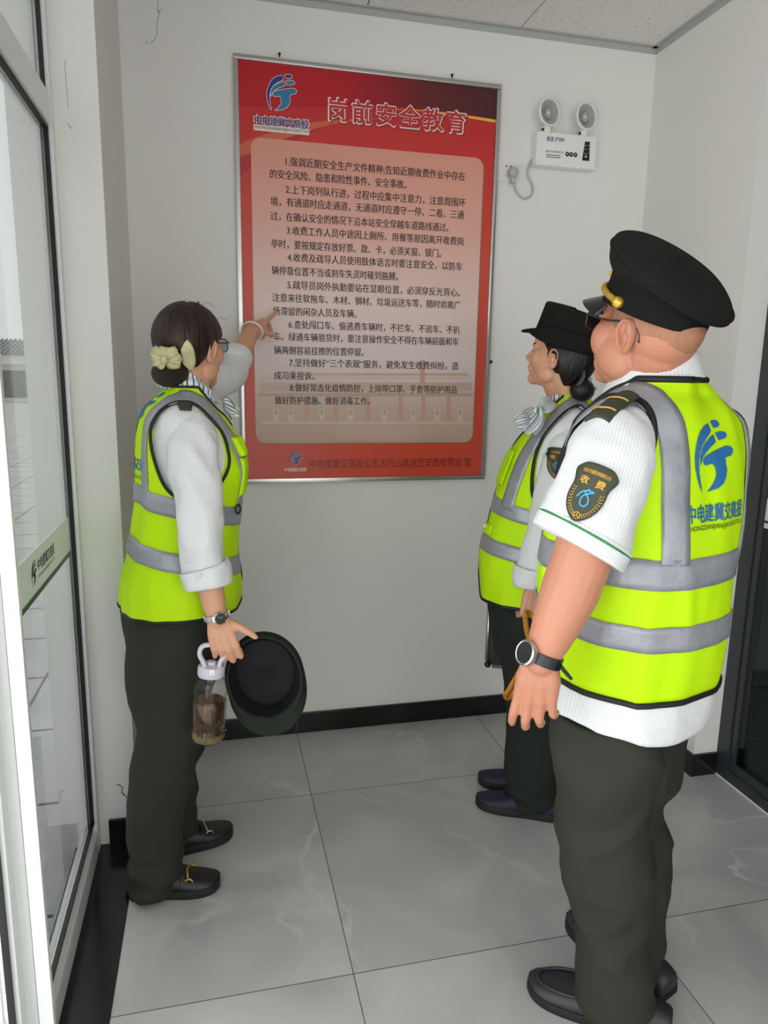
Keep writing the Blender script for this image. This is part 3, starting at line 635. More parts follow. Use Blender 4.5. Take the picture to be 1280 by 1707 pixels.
stripe_mat('shirt_body', (222, 223, 225), (206, 208, 212), 190, .35)
def scarf_mat():
    m = bpy.data.materials.new('scarf_cloth'); m.use_nodes = True; nt = m.node_tree; b = nt.nodes['Principled BSDF']; L = nt.links.new
    uv = nt.nodes.new('ShaderNodeUVMap'); sp = nt.nodes.new('ShaderNodeSeparateXYZ'); L(uv.outputs[0], sp.inputs[0])
    a = nt.nodes.new('ShaderNodeMath'); a.operation = 'FRACT'; L(sp.outputs[0], a.inputs[0])
    r = nt.nodes.new('ShaderNodeValToRGB'); r.color_ramp.interpolation = 'CONSTANT'; e = r.color_ramp.elements
    for k, (p, c) in enumerate([(0, (228, 230, 232)), (.28, (36, 62, 150)), (.37, (226, 228, 232)), (.62, (70, 122, 70)), (.72, (222, 226, 228)), (.9, (40, 48, 60))]):
        if k >= len(e): e.new(p)
        e[k].position = p; e[k].color = lin(c)
    L(a.outputs[0], r.inputs['Fac']); L(r.outputs['Color'], b.inputs['Base Color']); b.inputs['Roughness'].default_value = .5
    MATS['scarf_cloth'] = m
scarf_mat()

def hz(v): v = np.array([v[0], v[1], 0.0]); return v / np.linalg.norm(v)
Z = np.array([0, 0, 1.0])

class Torso:
    """stack of horizontal oval rings; u in degrees (0 front, 90 left, 180 back), t = ring number"""
    def __init__(s, F, Y, rows, n=2.3):
        s.F = hz(F); s.L = np.cross(Z, s.F); s.n = n; R = []
        for py, pl, pr, b in rows:
            c = P((pl + pr) / 2, py, Y); k = ppm(c); hw = (pr - pl) / 2 / k
            nv = unit(np.cross(hz(c - CAM), Z))           # picture-right
            q = n / (n - 1); a = max(hw ** q - abs(b * (s.L @ nv)) ** q, (.35 * hw) ** q) ** (1 / q) / abs(s.F @ nv)
            R.append((c[0], c[1], c[2], a, b))
        s.R = np.array(R); s.K = len(R)
    def ring(s, t):
        t = min(max(t, 0), s.K - 1); i = min(int(t), s.K - 2); f = t - i; A = s.R
        g = lambda k: A[min(max(k, 0), s.K - 1)]
        p0, p1, p2, p3 = g(i - 1), g(i), g(i + 1), g(i + 2)
        return 0.5 * (2 * p1 + (p2 - p0) * f + (2 * p0 - 5 * p1 + 4 * p2 - p3) * f * f + (3 * p1 - p0 - 3 * p2 + p3) * f ** 3)
    def S(s, u, t, off=0.0, fold=None):
        x, y, z, a, b = s.ring(t); c, q = math.cos(math.radians(u)), math.sin(math.radians(u)); e = 2 / s.n
        a += off; b += off
        w = 1.0
        p = np.array([x, y, z]) + s.F * a * math.copysign(abs(c) ** e, c) + s.L * b * math.copysign(abs(q) ** e, q)
        if fold:
            o = p - np.array([x, y, z]); d = fold(p, u, t); p = p + o / max(np.linalg.norm(o), 1e-6) * d
        return p
    def t_of_z(s, z):
        lo, hi = 0, s.K - 1
        for _ in range(40):
            m = (lo + hi) / 2
            if s.ring(m)[2] < z: lo = m
            else: hi = m
        return (lo + hi) / 2
    def shell(s, t0, t1, off, nt=40, nu=72, fold=None, top=None):
        return np.array([[s.S(360 * j / nu, t0 + ((top(360 * j / nu) if top else t1) - t0) * i / (nt - 1), off, fold) for j in range(nu)] for i in range(nt)])

def cloth_fold(amp, seed, sx=9.0, sz=3.0):
    def f(p, u, t):
        return amp * (.7 * noise.noise(Vector((p[0] * sx + seed, p[1] * sx, p[2] * sz))) + .9 * (.55 - abs(noise.noise(Vector((p[0] * sx * 1.4, p[1] * sx * 1.4 + seed, p[2] * sz * 1.2 + p[0] * 3)))) * 2) + .3 * noise.noise(Vector((p[0] * sx * 3, p[1] * sx * 3 + seed, p[2] * sz * 4))))
    return f

def ribbon(T, path, width, off, fold, n=60, cross=5, g=None, m=0):
    """tape laid along (u,t) path points on the torso surface"""
    q = catmull(path, n); g = g or G(); out = []
    f = lambda u, t, o=off: T.S(u, t, o, fold)
    for i, (u, t) in enumerate(q):
        a = q[min(i + 1, n - 1)]; b = q[max(i - 1, 0)]
        Su = (f(u + .5, t) - f(u - .5, t)); St = (f(u, t + .02) - f(u, t - .02)) / .04
        tan = unit(f(*a) - f(*b)); N = unit(np.cross(Su, St)); B = np.cross(tan, N)
        M = np.column_stack([Su, St]); d = np.linalg.lstsq(M, B, rcond=None)[0]
        out.append([f(u + d[0] * s, t + d[1] * s) for s in np.linspace(-width / 2, width / 2, cross)])
    return g.grid(np.array(out), m, cu=False)

def make_vest(person, T, name, spec, fold, off=0.0):
    """safety vest: shell with arm holes, v-neck, tape and piping; returns the object and its surface tree"""
    t0, tn = spec['hem'], spec['neck']; ucut = spec.get('gap', 2.0)
    nu, nt = 150, 84
    def ttop(u):
        d = min(u, 360 - u); k = max(0.0, 1 - d / spec.get('vw', 75)); return tn - spec.get('v', 2.0) * k ** spec.get('vp', 1.0)
    def tbot(u):
        d = min(u, 360 - u); k = max(0.0, 1 - d / 24); return t0 + spec.get('round', .35) * k * k + spec.get('hemback', 0) * (1 - math.cos(math.radians(u))) / 2
    def uv(i, j):
        u = ucut + (360 - 2 * ucut) * j / nu; return u, tbot(u) + (ttop(u) - tbot(u)) * i / nt
    hole = spec['hole']                                    # per side: (uc, tc, ru, rt)
    def inside(u, t):
        for uc, tc, ru, rt in hole:
            dt = (t - tc) / rt; w = ru * (1 - .18 * max(0, dt))
            if abs((u - uc) / w) ** 2.3 + abs(dt) ** 2.3 < 1: return (uc, tc)
        return None
    idx = {}; g = G(); quads = []
    ins = {(i, j): inside(*uv(i, j)) for i in range(nt + 1) for j in range(nu + 1)}
    V = []
    def vid(i, j):
        if (i, j) not in idx:
            u, t = uv(i, j)
            c = ins[(i, j)]
            if c is not None:                              # move onto the rim of the arm hole
                lo, hi = 1.0, 6.0
                for _ in range(26):
                    md = (lo + hi) / 2
                    if inside(c[0] + (u - c[0]) * md, c[1] + (t - c[1]) * md): lo = md
                    else: hi = md
                u, t = c[0] + (u - c[0]) * hi, c[1] + (t - c[1]) * hi
            idx[(i, j)] = len(V); V.append(T.S(u, t, off, fold))
        return idx[(i, j)]
    F_ = []
    for i in range(nt):
        for j in range(nu):
            k = [(i, j), (i, j + 1), (i + 1, j + 1), (i + 1, j)]
            if sum(ins[q] is not None for q in k) >= 3: continue
            F_.append([vid(*q) for q in k])
    g.add(V, F_)
    o = build(name, g, 'vest_lime', person, solid=.003)
    # piping
    pg = G(); ro = off + .001
    for uc, tc, ru, rt in hole:
        ring = []
        for k in range(90):
            a = 2 * math.pi * k / 90; c_, s_ = math.cos(a), math.sin(a); dt = math.copysign(abs(s_) ** (2 / 2.3), s_)
            ring.append(T.S(uc + ru * (1 - .18 * max(0, dt)) * math.copysign(abs(c_) ** (2 / 2.3), c_), tc + rt * dt, ro, fold))
        pg.tube(ring, spec.get('pipe', .0055), closed=True, n=8)
    us = np.linspace(ucut, 360 - ucut, 130)
    hem = [T.S(u, tbot(u), ro, fold) for u in us]; nk = [T.S(u, ttop(u), ro, fold) for u in us]
    e0 = [T.S(ucut, tbot(ucut) + (ttop(ucut) - tbot(ucut)) * k / 30, ro, fold) for k in range(31)]; e1 = [T.S(-ucut, tbot(ucut) + (ttop(ucut) - tbot(ucut)) * k / 30, ro, fold) for k in range(31)]
    for q in (hem, nk, e0, e1): pg.tube(q, spec.get('pipe', .0055), n=8)
    build('piping', pg, 'black_piping', o)
    # reflective tape, each piece its own part
    for path, wd in spec['tape']:
        build('reflective_tape', ribbon(T, path, wd, off + .004, fold), 'reflective_grey', o, solid=.0015)
    bv = BVHTree.FromPolygons([Vector(p) for p in V], F_)
    return o, bv

def patch(T, u0, u1, t0, t1, off, fold, g=None, drop=.004):
    """a piece of cloth lying on the torso surface, edges turned down onto it"""
    g = g or G(); n = 14
    rows = [[T.S(u, t, off if 0 < i < n and 0 < j < n else off - drop, fold) for j, u in enumerate(np.linspace(u0, u1, n + 1))] for i, t in enumerate(np.linspace(t0, t1, n + 1))]
    return g.grid(np.array(rows), 0, cu=False)

def leg_core(g, rings, frac=.62):
    R = [np.array(r) for r in rings]; idx = [2, len(R) // 3, len(R) // 2, 2 * len(R) // 3, len(R) - 3]; pts = []
    for i in idx:
        c = R[i].mean(0); rad = np.linalg.norm(R[i] - c, axis=1).min(); pts.append((c, min(rad * frac, .085)))
    limb(g, pts); e = pts[-1]; g.cone(e[0], e[0] - Z * max(.01, e[0][2] - .06), e[1] * .8, .03)

def surface_fn(bv, C, X, Yv, D, lift):
    """maps flat (x,y) onto a surface by casting along D"""
    C = np.array(C); D = unit(D)
    def f(x, y):
        p = C + X * x + Yv * y; h = bv.ray_cast(Vector((p - D * .4).tolist()), Vector(D.tolist()), 1.0)
        q = np.array(h[0]) if h[0] is not None else p
        return q - D * lift
    return f

# ---- head, in its own frame: x forward, y left, z up, origin between the ears
def frame(C, F, pitch=0.0, roll=0.0):
    F = hz(F); L = np.cross(Z, F); p = math.radians(pitch)
    f = F * math.cos(p) + Z * math.sin(p); u = -F * math.sin(p) + Z * math.cos(p)
    r = math.radians(roll); L2 = L * math.cos(r) + u * math.sin(r); u2 = -L * math.sin(r) + u * math.cos(r)
    A = np.array([f, L2, u2]); C = np.array(C, float)
    return lambda p: C + np.array(p) @ A, A, C
def head_parts(g, H, A, k=1.0, male=True, capped=False, full=False):
    def e(c, r): g.ball(H(np.array(c) * k), np.array(r) * k, A, nu=24, nv=16)
    e((-.012, 0, .035), (.099, .076, .084) if not capped else (.094, .073, .060)); e((-.035, 0, .005), (.070, .070, .070)); e((.025, 0, -.02), (.066, .064, .085))
    e((.035, 0, -.072), (.052, .050 if male else .045, .040)); e((.068, 0, -.096), (.024, .026, .020)); e((.064, 0, .045), (.034, .056, .046))
    for s in (1, -1):
        e((.056, .034 * s, -.022), (.030, .028, .034)); e((.010, .050 * s, -.062), (.034, .018, .030)); e((.080, .026 * s, .016), (.014, .024, .009))
        e((.098, .013 * s, -.036), (.012, .009, .009))
    if full:
        for s in (1, -1): e((.056, .034 * s, -.024), (.036, .034, .042)); e((.020, .049 * s, -.048), (.042, .022, .042)); e((.045, .026 * s, -.070), (.034, .028, .028))
    g.cone(H((.087 * k, 0, .008 * k)), H((.108 * k, 0, -.028 * k)), .0095 * k, .012 * k); e((.110, 0, -.031), (.012, .012, .010))
    e((.088, 0, -.056), (.014, .024, .007)); e((.086, 0, -.067), (.014, .020, .0075)); e((.083, 0, -.060), (.014, .030, .022))
def ear(H, A, k, s):
    """outer ear with rim, hollow and lobe; s = +1 left, -1 right"""
    g = G(); N, M = 15, 36; top = []; bot = []
    for i in range(N + 1):
        r = i / N; ra = []; rb = []
        for j in range(M):
            a = 2 * math.pi * j / M; x = math.cos(a) * (.0185 + .0035 * max(0, math.sin(a))) * r; z = math.sin(a) * .033 * r
            z -= .0 ; lob = max(0, -math.sin(a)) ; x *= (1 - .25 * lob)
            h = .003 + .0095 * math.exp(-((r - .86) / .12) ** 2) * (1 - .55 * lob) - .013 * math.exp(-(((x - .004) / .008) ** 2 + ((z + .004) / .011) ** 2)) + .004 * math.exp(-(((x + .003) / .004) ** 2 + ((z - .007) / .012) ** 2))
            if r > .95: h *= .35
            fl = .02 * (-x) + .004                            # stands away at the back
            base = .071 + fl
            ra.append(H(np.array((x - .010 - .12 * z * -1 - .004, s * (base + h), z - .006)) * k)); rb.append(H(np.array((x - .014 + .12 * z, s * (base - .006 * (1 - r * .6)), z - .006)) * k))
        top.append(ra); bot.append(rb)
    g.grid(np.array(top), 0); g.grid(np.array(bot), 0)
    for j in range(M):
        pass
    g.grid(np.array([top[-1], bot[-1]]), 0)
    return g
def hair_shell(H, k, rad, cen, hairline, soft=.012, inner=.9, waves=.0, nu=110, nv=80, ymul=None):
    """hair hugging the skull; hairline(x) gives the lowest hair height in side view"""
    out = []
    for i in range(nv):
        th = .01 + (math.pi - .02) * i / (nv - 1); row = []
        for j in range(nu):
            ph = 2 * math.pi * j / nu; d = np.array([math.sin(th) * math.cos(ph), math.sin(th) * math.sin(ph), -math.cos(th)])
            p = np.array(cen) + d * rad
            f = (p[2] - hairline(p[0])) / soft; m = min(max(f * .5 + .5, 0), 1); m = m * m * (3 - 2 * m)
            w = 1 + waves * noise.noise(Vector((ph * 9, th * 1.2, 3.1))) 
            row.append(H(np.array(cen) * k + d * np.array(rad) * k * (inner + (w - inner) * m)))
        out.append(row)
    return np.array(out)
def pl(pts):
    xs = [p[0] for p in pts]; ys = [p[1] for p in pts]
    return lambda x: float(np.interp(x, xs, ys))

# ---- hands
def hand(g, W, X, B, thumb, k=1.0, curl=(35, 45, 30), curls=None, spread=5, thumb_pose=(40, 20, .0), palm_t=.0135):
    """W wrist point, X towards the fingers, B back-of-hand normal, thumb = +1/-1 side of X x B"""
    X = unit(X); B = unit(np.array(B) - X * (np.array(B) @ X)); S = np.cross(X, B) * thumb   # S points to the thumb side
    W = np.array(W); tips = []
    def pt(x, s, b): return W + (X * x + S * s + B * b) * k
    bases = [(.088, .030, .002), (.092, .010, .005), (.088, -.010, .004), (.080, -.029, .0)]
    lens = [(.042, .026, .021), (.046, .029, .022), (.043, .027, .021), (.034, .021, .019)]
    rads = [(.0098, .0090, .0080, .0068), (.0100, .0092, .0082, .0070), (.0096, .0088, .0078, .0066), (.0086, .0078, .0070, .0060)]
    wr = [(.0, .015, 0), (.0, .006, .002), (.0, -.005, .002), (.0, -.013, 0)]
    for f in range(4):
        b = bases[f]; g.cone(pt(*wr[f]), pt(b[0] * .55, b[1] * .8, b[2] * .6), palm_t * k * 1.05, palm_t * k * 1.05, n=14); g.cone(pt(b[0] * .55, b[1] * .8, b[2] * .6), pt(*b), palm_t * k, rads[f][0] * 1.12 * k, n=14)
        c = curls[f] if curls else curl; ang = 0.0; p = pt(*b); sp = math.radians(spread * (1.5 - f))
        for q in range(3):
            ang += math.radians(c[q]); d = (X * math.cos(sp) + S * math.sin(sp)) * math.cos(ang) - B * math.sin(ang)
            p2 = p + d * lens[f][q] * k; g.cone(p, p2, rads[f][q] * k, rads[f][q + 1] * k, n=14); p = p2
        tips.append(p)
    a0, a1, dn = thumb_pose; a = math.radians(a0)
    p0 = pt(.018, .018, -.006); d = X * math.cos(a) + S * math.sin(a) * math.cos(math.radians(a1)) - B * math.sin(a) * math.sin(math.radians(a1))
    p1 = p0 + d * .041 * k; g.cone(p0, p1, .0155 * k, .0115 * k, n=14); d2 = unit(d + X * .25 - B * dn); p2 = p1 + d2 * .029 * k; g.cone(p1, p2, .0112 * k, .0098 * k, n=14)
    d3 = unit(d2 + X * .2 - B * dn); p3 = p2 + d3 * .022 * k; g.cone(p2, p3, .0096 * k, .0074 * k, n=14)
    g.cone(pt(.03, .020, -.006), pt(.07, .024, -.002), .013 * k, .011 * k)
    tips.append(p3); return tips
def limb(g, pts):
    """pts: (point, radius) joined by tapered lengths"""
    for (a, ra), (b, rb) in zip(pts, pts[1:]): g.cone(a, b, ra, rb, n=18)
def XR_(px, py, Y, rpx): p = P(px, py, Y); return p, rpx / ppm(p)

def finish_body(person, g, voxel, heads, skin, k, H, A, sides=(1, -1)):
    b = bake(g, voxel, 5, .5)
    # lips keep their own colour on the one continuous skin
    inv = A; c0 = H((0, 0, 0)); co = np.array(b.v); loc = (co - c0) @ inv.T / k
    for i, q in enumerate(b.f):
        p = loc[q[0]]
        if p[0] > .080 and abs(p[1]) < .023 - abs(p[2] + .0615) * .9 and abs(p[2] + .0615) < .0105: b.m[i] = 1
        if p[0] > .060 and .012 < abs(p[1]) < .046 and .020 < p[2] - .06 * (abs(p[1]) - .03) ** 2 * -8 < .0265: b.m[i] = 2
    for s in sides: b.join(ear(H, A, k, s), 0)
    for s in (1, -1):
        b.join(G().ball(H(np.array((.077, .031 * s, .001)) * k), np.array((.0095, .0120, .0055)) * k, A), 3); b.join(G().ball(H(np.array((.0845, .031 * s, .001)) * k), np.array((.0045, .0048, .0048)) * k, A), 4)
    return build('body', b, [skin, 'lip', 'brow', 'eye_white', 'iris'], person)

def trousers(person, parts, m, seed, amp=.007, voxel=.007):
    g = G()
    for rings in parts: g.grid(rings, 0, True, True, True)
    b = bake(g, voxel, 8, .6); n = b.n; v = np.array(b.v); z0 = v[:, 2].min(); z1 = v[:, 2].max()
    out = []
    for p, q in zip(v, n):
        h = (p[2] - z0) / (z1 - z0); low = max(0, 1 - h * 5) 
        r1 = 1 - 2 * abs(noise.noise(Vector((p[0] * 4 + seed + p[2] * 3.5, p[1] * 4 - p[2] * 2.5, p[2] * 3.2))))
        r2 = 1 - 2 * abs(noise.noise(Vector((p[0] * 8 - p[2] * 7, p[1] * 8 + seed, p[2] * 6))))
        d = amp * (r1 + .45 * r2 - .75)
        d += low * .006 * math.sin(p[2] * 95 + p[0] * 18 + seed + 3 * noise.noise(Vector((p[0] * 9, p[1] * 9, seed))))
        out.append(p + q * d)
    b.v = [tuple(p) for p in out]
    return build('trousers', b, m, person)
def leg_rings(F, Y, rows, n=44, K=40, e=2.2, depth=None):
    """rows: (py, pl, pr, half-breadth across, Y optional)"""
    F = hz(F); L = np.cross(Z, F); R = []
    for r in rows:
        yy = r[4] if len(r) > 4 else Y; c = P((r[1] + r[2]) / 2, r[0], yy); hw = (r[2] - r[1]) / 2 / ppm(c); nv = unit(np.cross(hz(c - CAM), Z))
        q = e / (e - 1); a = max(hw ** q - abs(r[3] * (L @ nv)) ** q, (.4 * hw) ** q) ** (1 / q) / abs(F @ nv); R.append((*c, a, r[3]))
    R = catmull(R, K); out = []
    for x, y, z, a, b in R:
        ang = np.arange(n) * 2 * math.pi / n; c_, s_ = np.cos(ang), np.sin(ang)
        out.append(np.array([x, y, z]) + np.outer(np.sign(c_) * np.abs(c_) ** (2 / e), F) * a + np.outer(np.sign(s_) * np.abs(s_) ** (2 / e), L) * b)
    return np.array(out)
def sleeve(g, pts, K=44, n=40, seed=0, amp=.004, m=0, tilt=None, uvs=(1, 1)):
    """cloth tube with soft creases; pts (p, r)"""
    A = catmull([(*p, r) for p, r in pts], K); c, r = A[:, :3], A[:, 3]; T = np.gradient(c, axis=0); rings = []
    nrm = unit(np.cross(T[0], (0.3, 1, .2)))
    for i in range(K):
        t = unit(T[i]); f_ = 0 if tilt is None else max(0, (i / (K - 1) - tilt[1]) / (1 - tilt[1])) ** 1.5
        if f_ > 0: t = unit(t * (1 - f_) + unit(tilt[0]) * f_)
        nrm = unit(nrm - t * (nrm @ t)); b = np.cross(t, nrm); row = []
        for j in range(n):
            a = 2 * math.pi * j / n; d = nrm * math.cos(a) + b * math.sin(a); p = c[i] + d * r[i]
            w = amp * (.8 * noise.noise(Vector((p[0] * 22 + seed, p[1] * 22, p[2] * 7))) + 1.1 * (.5 - 2 * abs(noise.noise(Vector((p[0] * 13 + p[2] * 9 + seed, p[1] * 13, p[2] * 9 - p[0] * 8))))))
            row.append(p + d * w)
        rings.append(row)
    rings = np.array(rings)
    g.grid(rings, m, True, False, False, uvs=uvs); return rings
def ring_band(g, C, ax, r, wd, th, m=0, n=40, oval=1.0):
    """watch strap / bangle / cuff: a band of width wd around an axis"""
    ax = unit(ax); a = np.array([0, 0, 1.0]) if abs(ax[2]) < .8 else np.array([1.0, 0, 0]); e1 = unit(np.cross(ax, a)); e2 = np.cross(ax, e1)
    prof = [(r, -wd / 2), (r + th, -wd / 2 + .001), (r + th, wd / 2 - .001), (r, wd / 2), (r, -wd / 2)]
    ang = np.arange(n) * 2 * math.pi / n
    R = np.array([[np.array(C) + ax * z + (e1 * math.cos(q) * oval + e2 * math.sin(q)) * rr for q in ang] for rr, z in prof]); return g.grid(R, m)

def shoe(parent, name, heel, toe, W, mats, style, label=None):
    """low shoe from heel to toe point on the floor"""
    heel = np.array(heel, float); toe = np.array(toe, float); heel[2] = toe[2] = 0; F = hz(toe - heel); L = np.cross(Z, F); ln = np.linalg.norm(toe - heel)
    sec = [(0, .55, .062), (.03, .72, .068), (.12, .80, .076), (.25, .80, .082), (.38, .84, .082), (.5, .92, .070), (.62, 1.0, .058), (.75, 1.0, .050), (.87, .90, .043), (.95, .66, .037), (1.0, .26, .030)]
    S = catmull(sec, 40); sole_h = style.get('sole', .018); rings = []; rs = []
    for x, wf, h in S:
        w_ = W / 2 * max(wf, .05); c = heel + F * (x * ln); row = []; rw = []
        for j in range(24):
            a = 2 * math.pi * j / 24; cy, sz = math.cos(a), math.sin(a)
            row.append(c + L * w_ * math.copysign(abs(cy) ** .8, cy) + Z * (sole_h * .6 + (h - sole_h * .6) * (max(sz, 0) ** .75) - .004 * max(-sz, 0)))
        rings.append(row)
        lift = .006 * max(0, (x - .75) / .25) ** 2
        for rr, zz in ((1.0, .0), (1.06, .003), (1.07, sole_h * .6), (1.03, sole_h)): rw.append(zz)
        rs.append([c + L * w_ * 1.06 + Z * (lift + .0005), c + L * (w_ * 1.08) + Z * (sole_h * .5 + lift), c + L * w_ * 1.03 + Z * (sole_h + lift), c - L * w_ * 1.03 + Z * (sole_h + lift), c - L * w_ * 1.08 + Z * (sole_h * .5 + lift), c - L * w_ * 1.06 + Z * (lift + .0005)])
    up = build(name, G().grid(np.array(rings), 0, True, True, True), mats[0], parent)
    sg = G().grid(np.array(rs), 0, True, True, True)
    build('sole', sg, mats[1], up, angle=40)
    def on(x, y, z): return heel + F * x * ln + L * y * W / 2 + Z * z
    if style.get('bit'):
        bg_ = G(); bg_.tube([on(.66, .66, .038), on(.64, .40, .056), on(.63, 0, .064), on(.64, -.40, .056), on(.66, -.66, .038)], .0028, seg=24)
        for s in (.6, -.6):
            c = on(.66, s * 1.08, .043); bg_.tube([c + F * .011 * math.cos(q) + Z * .011 * math.sin(q) + L * s * .004 for q in np.arange(16) * math.pi / 8], .0024, closed=True, n=8)
        build('metal_bit', bg_, style['bit'], up)
        bg_ = G(); bg_.tube([on(.60, .88, .03), on(.60, .5, .058), on(.59, 0, .068), on(.60, -.5, .058), on(.60, -.88, .03)], .010, seg=24, flat=((F * .3 + Z) , .35)); build('strap', bg_, mats[0], up)
    if style.get('moc'):
        pts = [on(.48, .66, .062), on(.62, .74, .052), on(.78, .68, .046), on(.89, .42, .042), on(.93, 0, .041), on(.89, -.42, .042), on(.78, -.68, .046), on(.62, -.74, .052), on(.48, -.66, .062)]
        build('seam', G().tube(pts, .004, seg=60), mats[0], up)
    if style.get('laces'):
        for q in (.5, .57, .64): build('lace', G().tube([on(q, .4, .070 - (q - .5) * .06), on(q, 0, .080 - (q - .5) * .09), on(q, -.4, .070 - (q - .5) * .06)], .003, seg=12), mats[1], up)
    return up

def sleeve_badge(parent, C, N, Up, h, bv=None):
    """dark green arm shield with gold lettering, ears of wheat and a blue knot"""
    N = unit(N); Up = unit(np.array(Up) - N * (np.array(Up) @ N)); X = np.cross(Up, N); C = np.array(C)
    bend = lambda x: -x * x * 9.0 * (.08 / h)
    def f(lift):
        def g_(x, y):
            p = C + X * x * h + Up * y * h
            if bv is not None:
                q = bv.ray_cast(Vector((p + N * .15).tolist()), Vector((-N).tolist()), .4)[0]
                if q is not None and abs((np.array(q) - p) @ N) < .05: return np.array(q) + N * (lift + .0045)
            return p + N * (bend(x * h) + lift)
        return g_
    half = [(0, .50), (.12, .497), (.22, .48), (.30, .42), (.355, .35), (.35, .28), (.31, .18), (.295, .08), (.30, -.04), (.285, -.18), (.22, -.33), (.12, -.44), (.05, -.485), (0, -.50)]
    out = half + [(-x, y) for x, y in half[::-1][1:-1]]
    def plate(sc, th, z):
        g = G(); cs = []
        for s in np.linspace(1, .05, 8): cs.append([f(z + th)(x * s * sc, y * s * sc) for x, y in catmull(out, 60, True)])
        base = [f(z)(x * sc * 1.0, y * sc * 1.0) for x, y in catmull(out, 60, True)]
        g.grid(np.array([base] + cs), 0, True, False, True); return g
    b = build('arm_badge', plate(1, .004, .0), 'badge_green', parent, angle=50)
    rim = G().tube([f(.004)(x * .97, y * .97) for x, y in catmull(out, 60, True)], .0018, closed=True, n=6); build('rim', rim, 'epaulette', b)
    k = f(.0048); dn = N * .00003
    lg = G(); put_text(lg, '河北交通投资集团公司', lambda x, y: k(x, y - .25 * abs(x) ** 2), -.235, .235, .35, .07, .03, 0, dn=dn)
    put_text(lg, '收', k, -.21, -.07, .19, .13, .03, 0, dn=dn); put_text(lg, '费', k, .07, .21, .19, .13, .03, 0, dn=dn)
    for s in (1, -1):
        for q in range(12):
            a = math.radians(-82 + q * 8.5); cx, cy = s * (.245 * math.cos(a) + .0), -.06 + .345 * math.sin(a)
            tx, ty = -s * math.sin(a) * .245, .345 * math.cos(a); tl = math.hypot(tx, ty); tx, ty = tx / tl, ty / tl
            for d in (1, -1):
                ex, ey = tx * .6 - ty * d * .7, ty * .6 + tx * d * .7
                lg.add([k(cx, cy), k(cx + ex * .03 - ey * .009, cy + ey * .03 + ex * .009), k(cx + ex * .058, cy + ey * .058), k(cx + ex * .03 + ey * .009, cy + ey * .03 - ex * .009)], [(0, 1, 2, 3)])
    rg = [k(.055 * math.cos(q), -.40 + .055 * math.sin(q)) for q in np.arange(20) * math.pi / 10]; lg.tube(rg, .0008, closed=True, n=5)
    for q in (90, 210, 330): lg.tube([k(0, -.40), k(.05 * math.cos(math.radians(q)), -.40 + .05 * math.sin(math.radians(q)))], .0008, n=5)
    build('lettering', lg, 'gold_thread', b, False)
    kg_ = G(); knot = [(-.16, -.09), (-.10, .02), (.02, .07), (.12, .06), (.06, .04), (-.06, -.05), (-.05, -.17), (.04, -.20), (.09, -.13), (.05, -.04), (-.04, .03), (.02, .10)]
    kg_.tube([k(x * .85, y - .03) for x, y in catmull(knot, 50)], (.0013 * h / .08), n=6); build('emblem', kg_, 'badge_blue', b)
    return b

def spectacles(person, H, A, k, lens, frame_m, z=.004, fwd=0.0):
    g = G(); ln = G()
    for s in (1, -1):
        c = np.array((.098 + fwd, .034 * s, z)); pts = []
        for q in np.arange(28) * 2 * math.pi / 28:
            x, y = math.cos(q), math.sin(q); pts.append(H((c + np.array((-.006 * abs(x) * (1 if x * s > 0 else 0), .025 * math.copysign(abs(x) ** .7, x), .019 * math.copysign(abs(y) ** .7, y)))) * k))
        g.tube(pts, .0015, closed=True, n=8); ln.poly(pts)
        g.tube([H(np.array(p) * k) for p in ((.092 + fwd, .060 * s, z + .008), (.086 + fwd * .8, .069 * s, z + .009), (.04, .078 * s, z + .008), (.008, .079 * s, z + .012), (-.016, .074 * s, z + .013), (-.034, .070 * s, z + .002), (-.040, .068 * s, z - .018))], .0021, seg=24, n=8)
    g.tube([H(np.array(p) * k) for p in ((.100 + fwd, .010, z + .004), (.104 + fwd, 0, z + .007), (.100 + fwd, -.010, z + .004))], .0014, seg=8, n=8)
    o = build('spectacles', g, frame_m, person); build('lens', ln, lens, o, False, solid=.001); return o

def soft_hat(owner, name, H, k, m_out, m_in):
    """women's service hat: flat crown, brim forward at the front and turned up round the sides"""
    n = 96; rings = []; F0 = lambda a: max(0.0, math.cos(a)) ** 1.6
    def pt(rx, ry, z, a): return H(np.array((rx * math.cos(a), ry * math.sin(a), z)) * k)
    ang = np.arange(n) * 2 * math.pi / n
    prof = [(.004, .004, .094), (.05, .042, .095), (.090, .076, .0945), (.0975, .083, .092), (.0995, .0845, .086), (.103, .088, .05), (.107, .092, .012), (.108, .093, -.004)]
    crown = [[pt(rx, ry, z + (.008 * math.cos(a) if z > .05 else 0), a) for a in ang] for rx, ry, z in prof]
    hat = build(name, G().grid(np.array(crown), 0, True, True), m_out, owner, solid=.0025) if owner is not None else None
    brim = []
    for t in np.linspace(0, 1, 12):
        row = []
        for a in ang:
            f = F0(a); s_ = 1 - f
            # front: out and a little down; round the sides: a tight roll turned up against the crown
            xo = f * .046 * t + s_ * (.012 * math.sin(math.pi * min(1, t * 1.6) * .5)); zo = f * (-.010 * t + .004) + s_ * (-.016 * math.sin(math.pi * min(1, t * 2.2)) + .036 * max(0, t - .2) / .8)
            row.append(H(np.array(((.108 + xo) * math.cos(a), (.093 + xo) * math.sin(a), -.004 + zo)) * k))
        brim.append(row)
    return hat, crown, brim

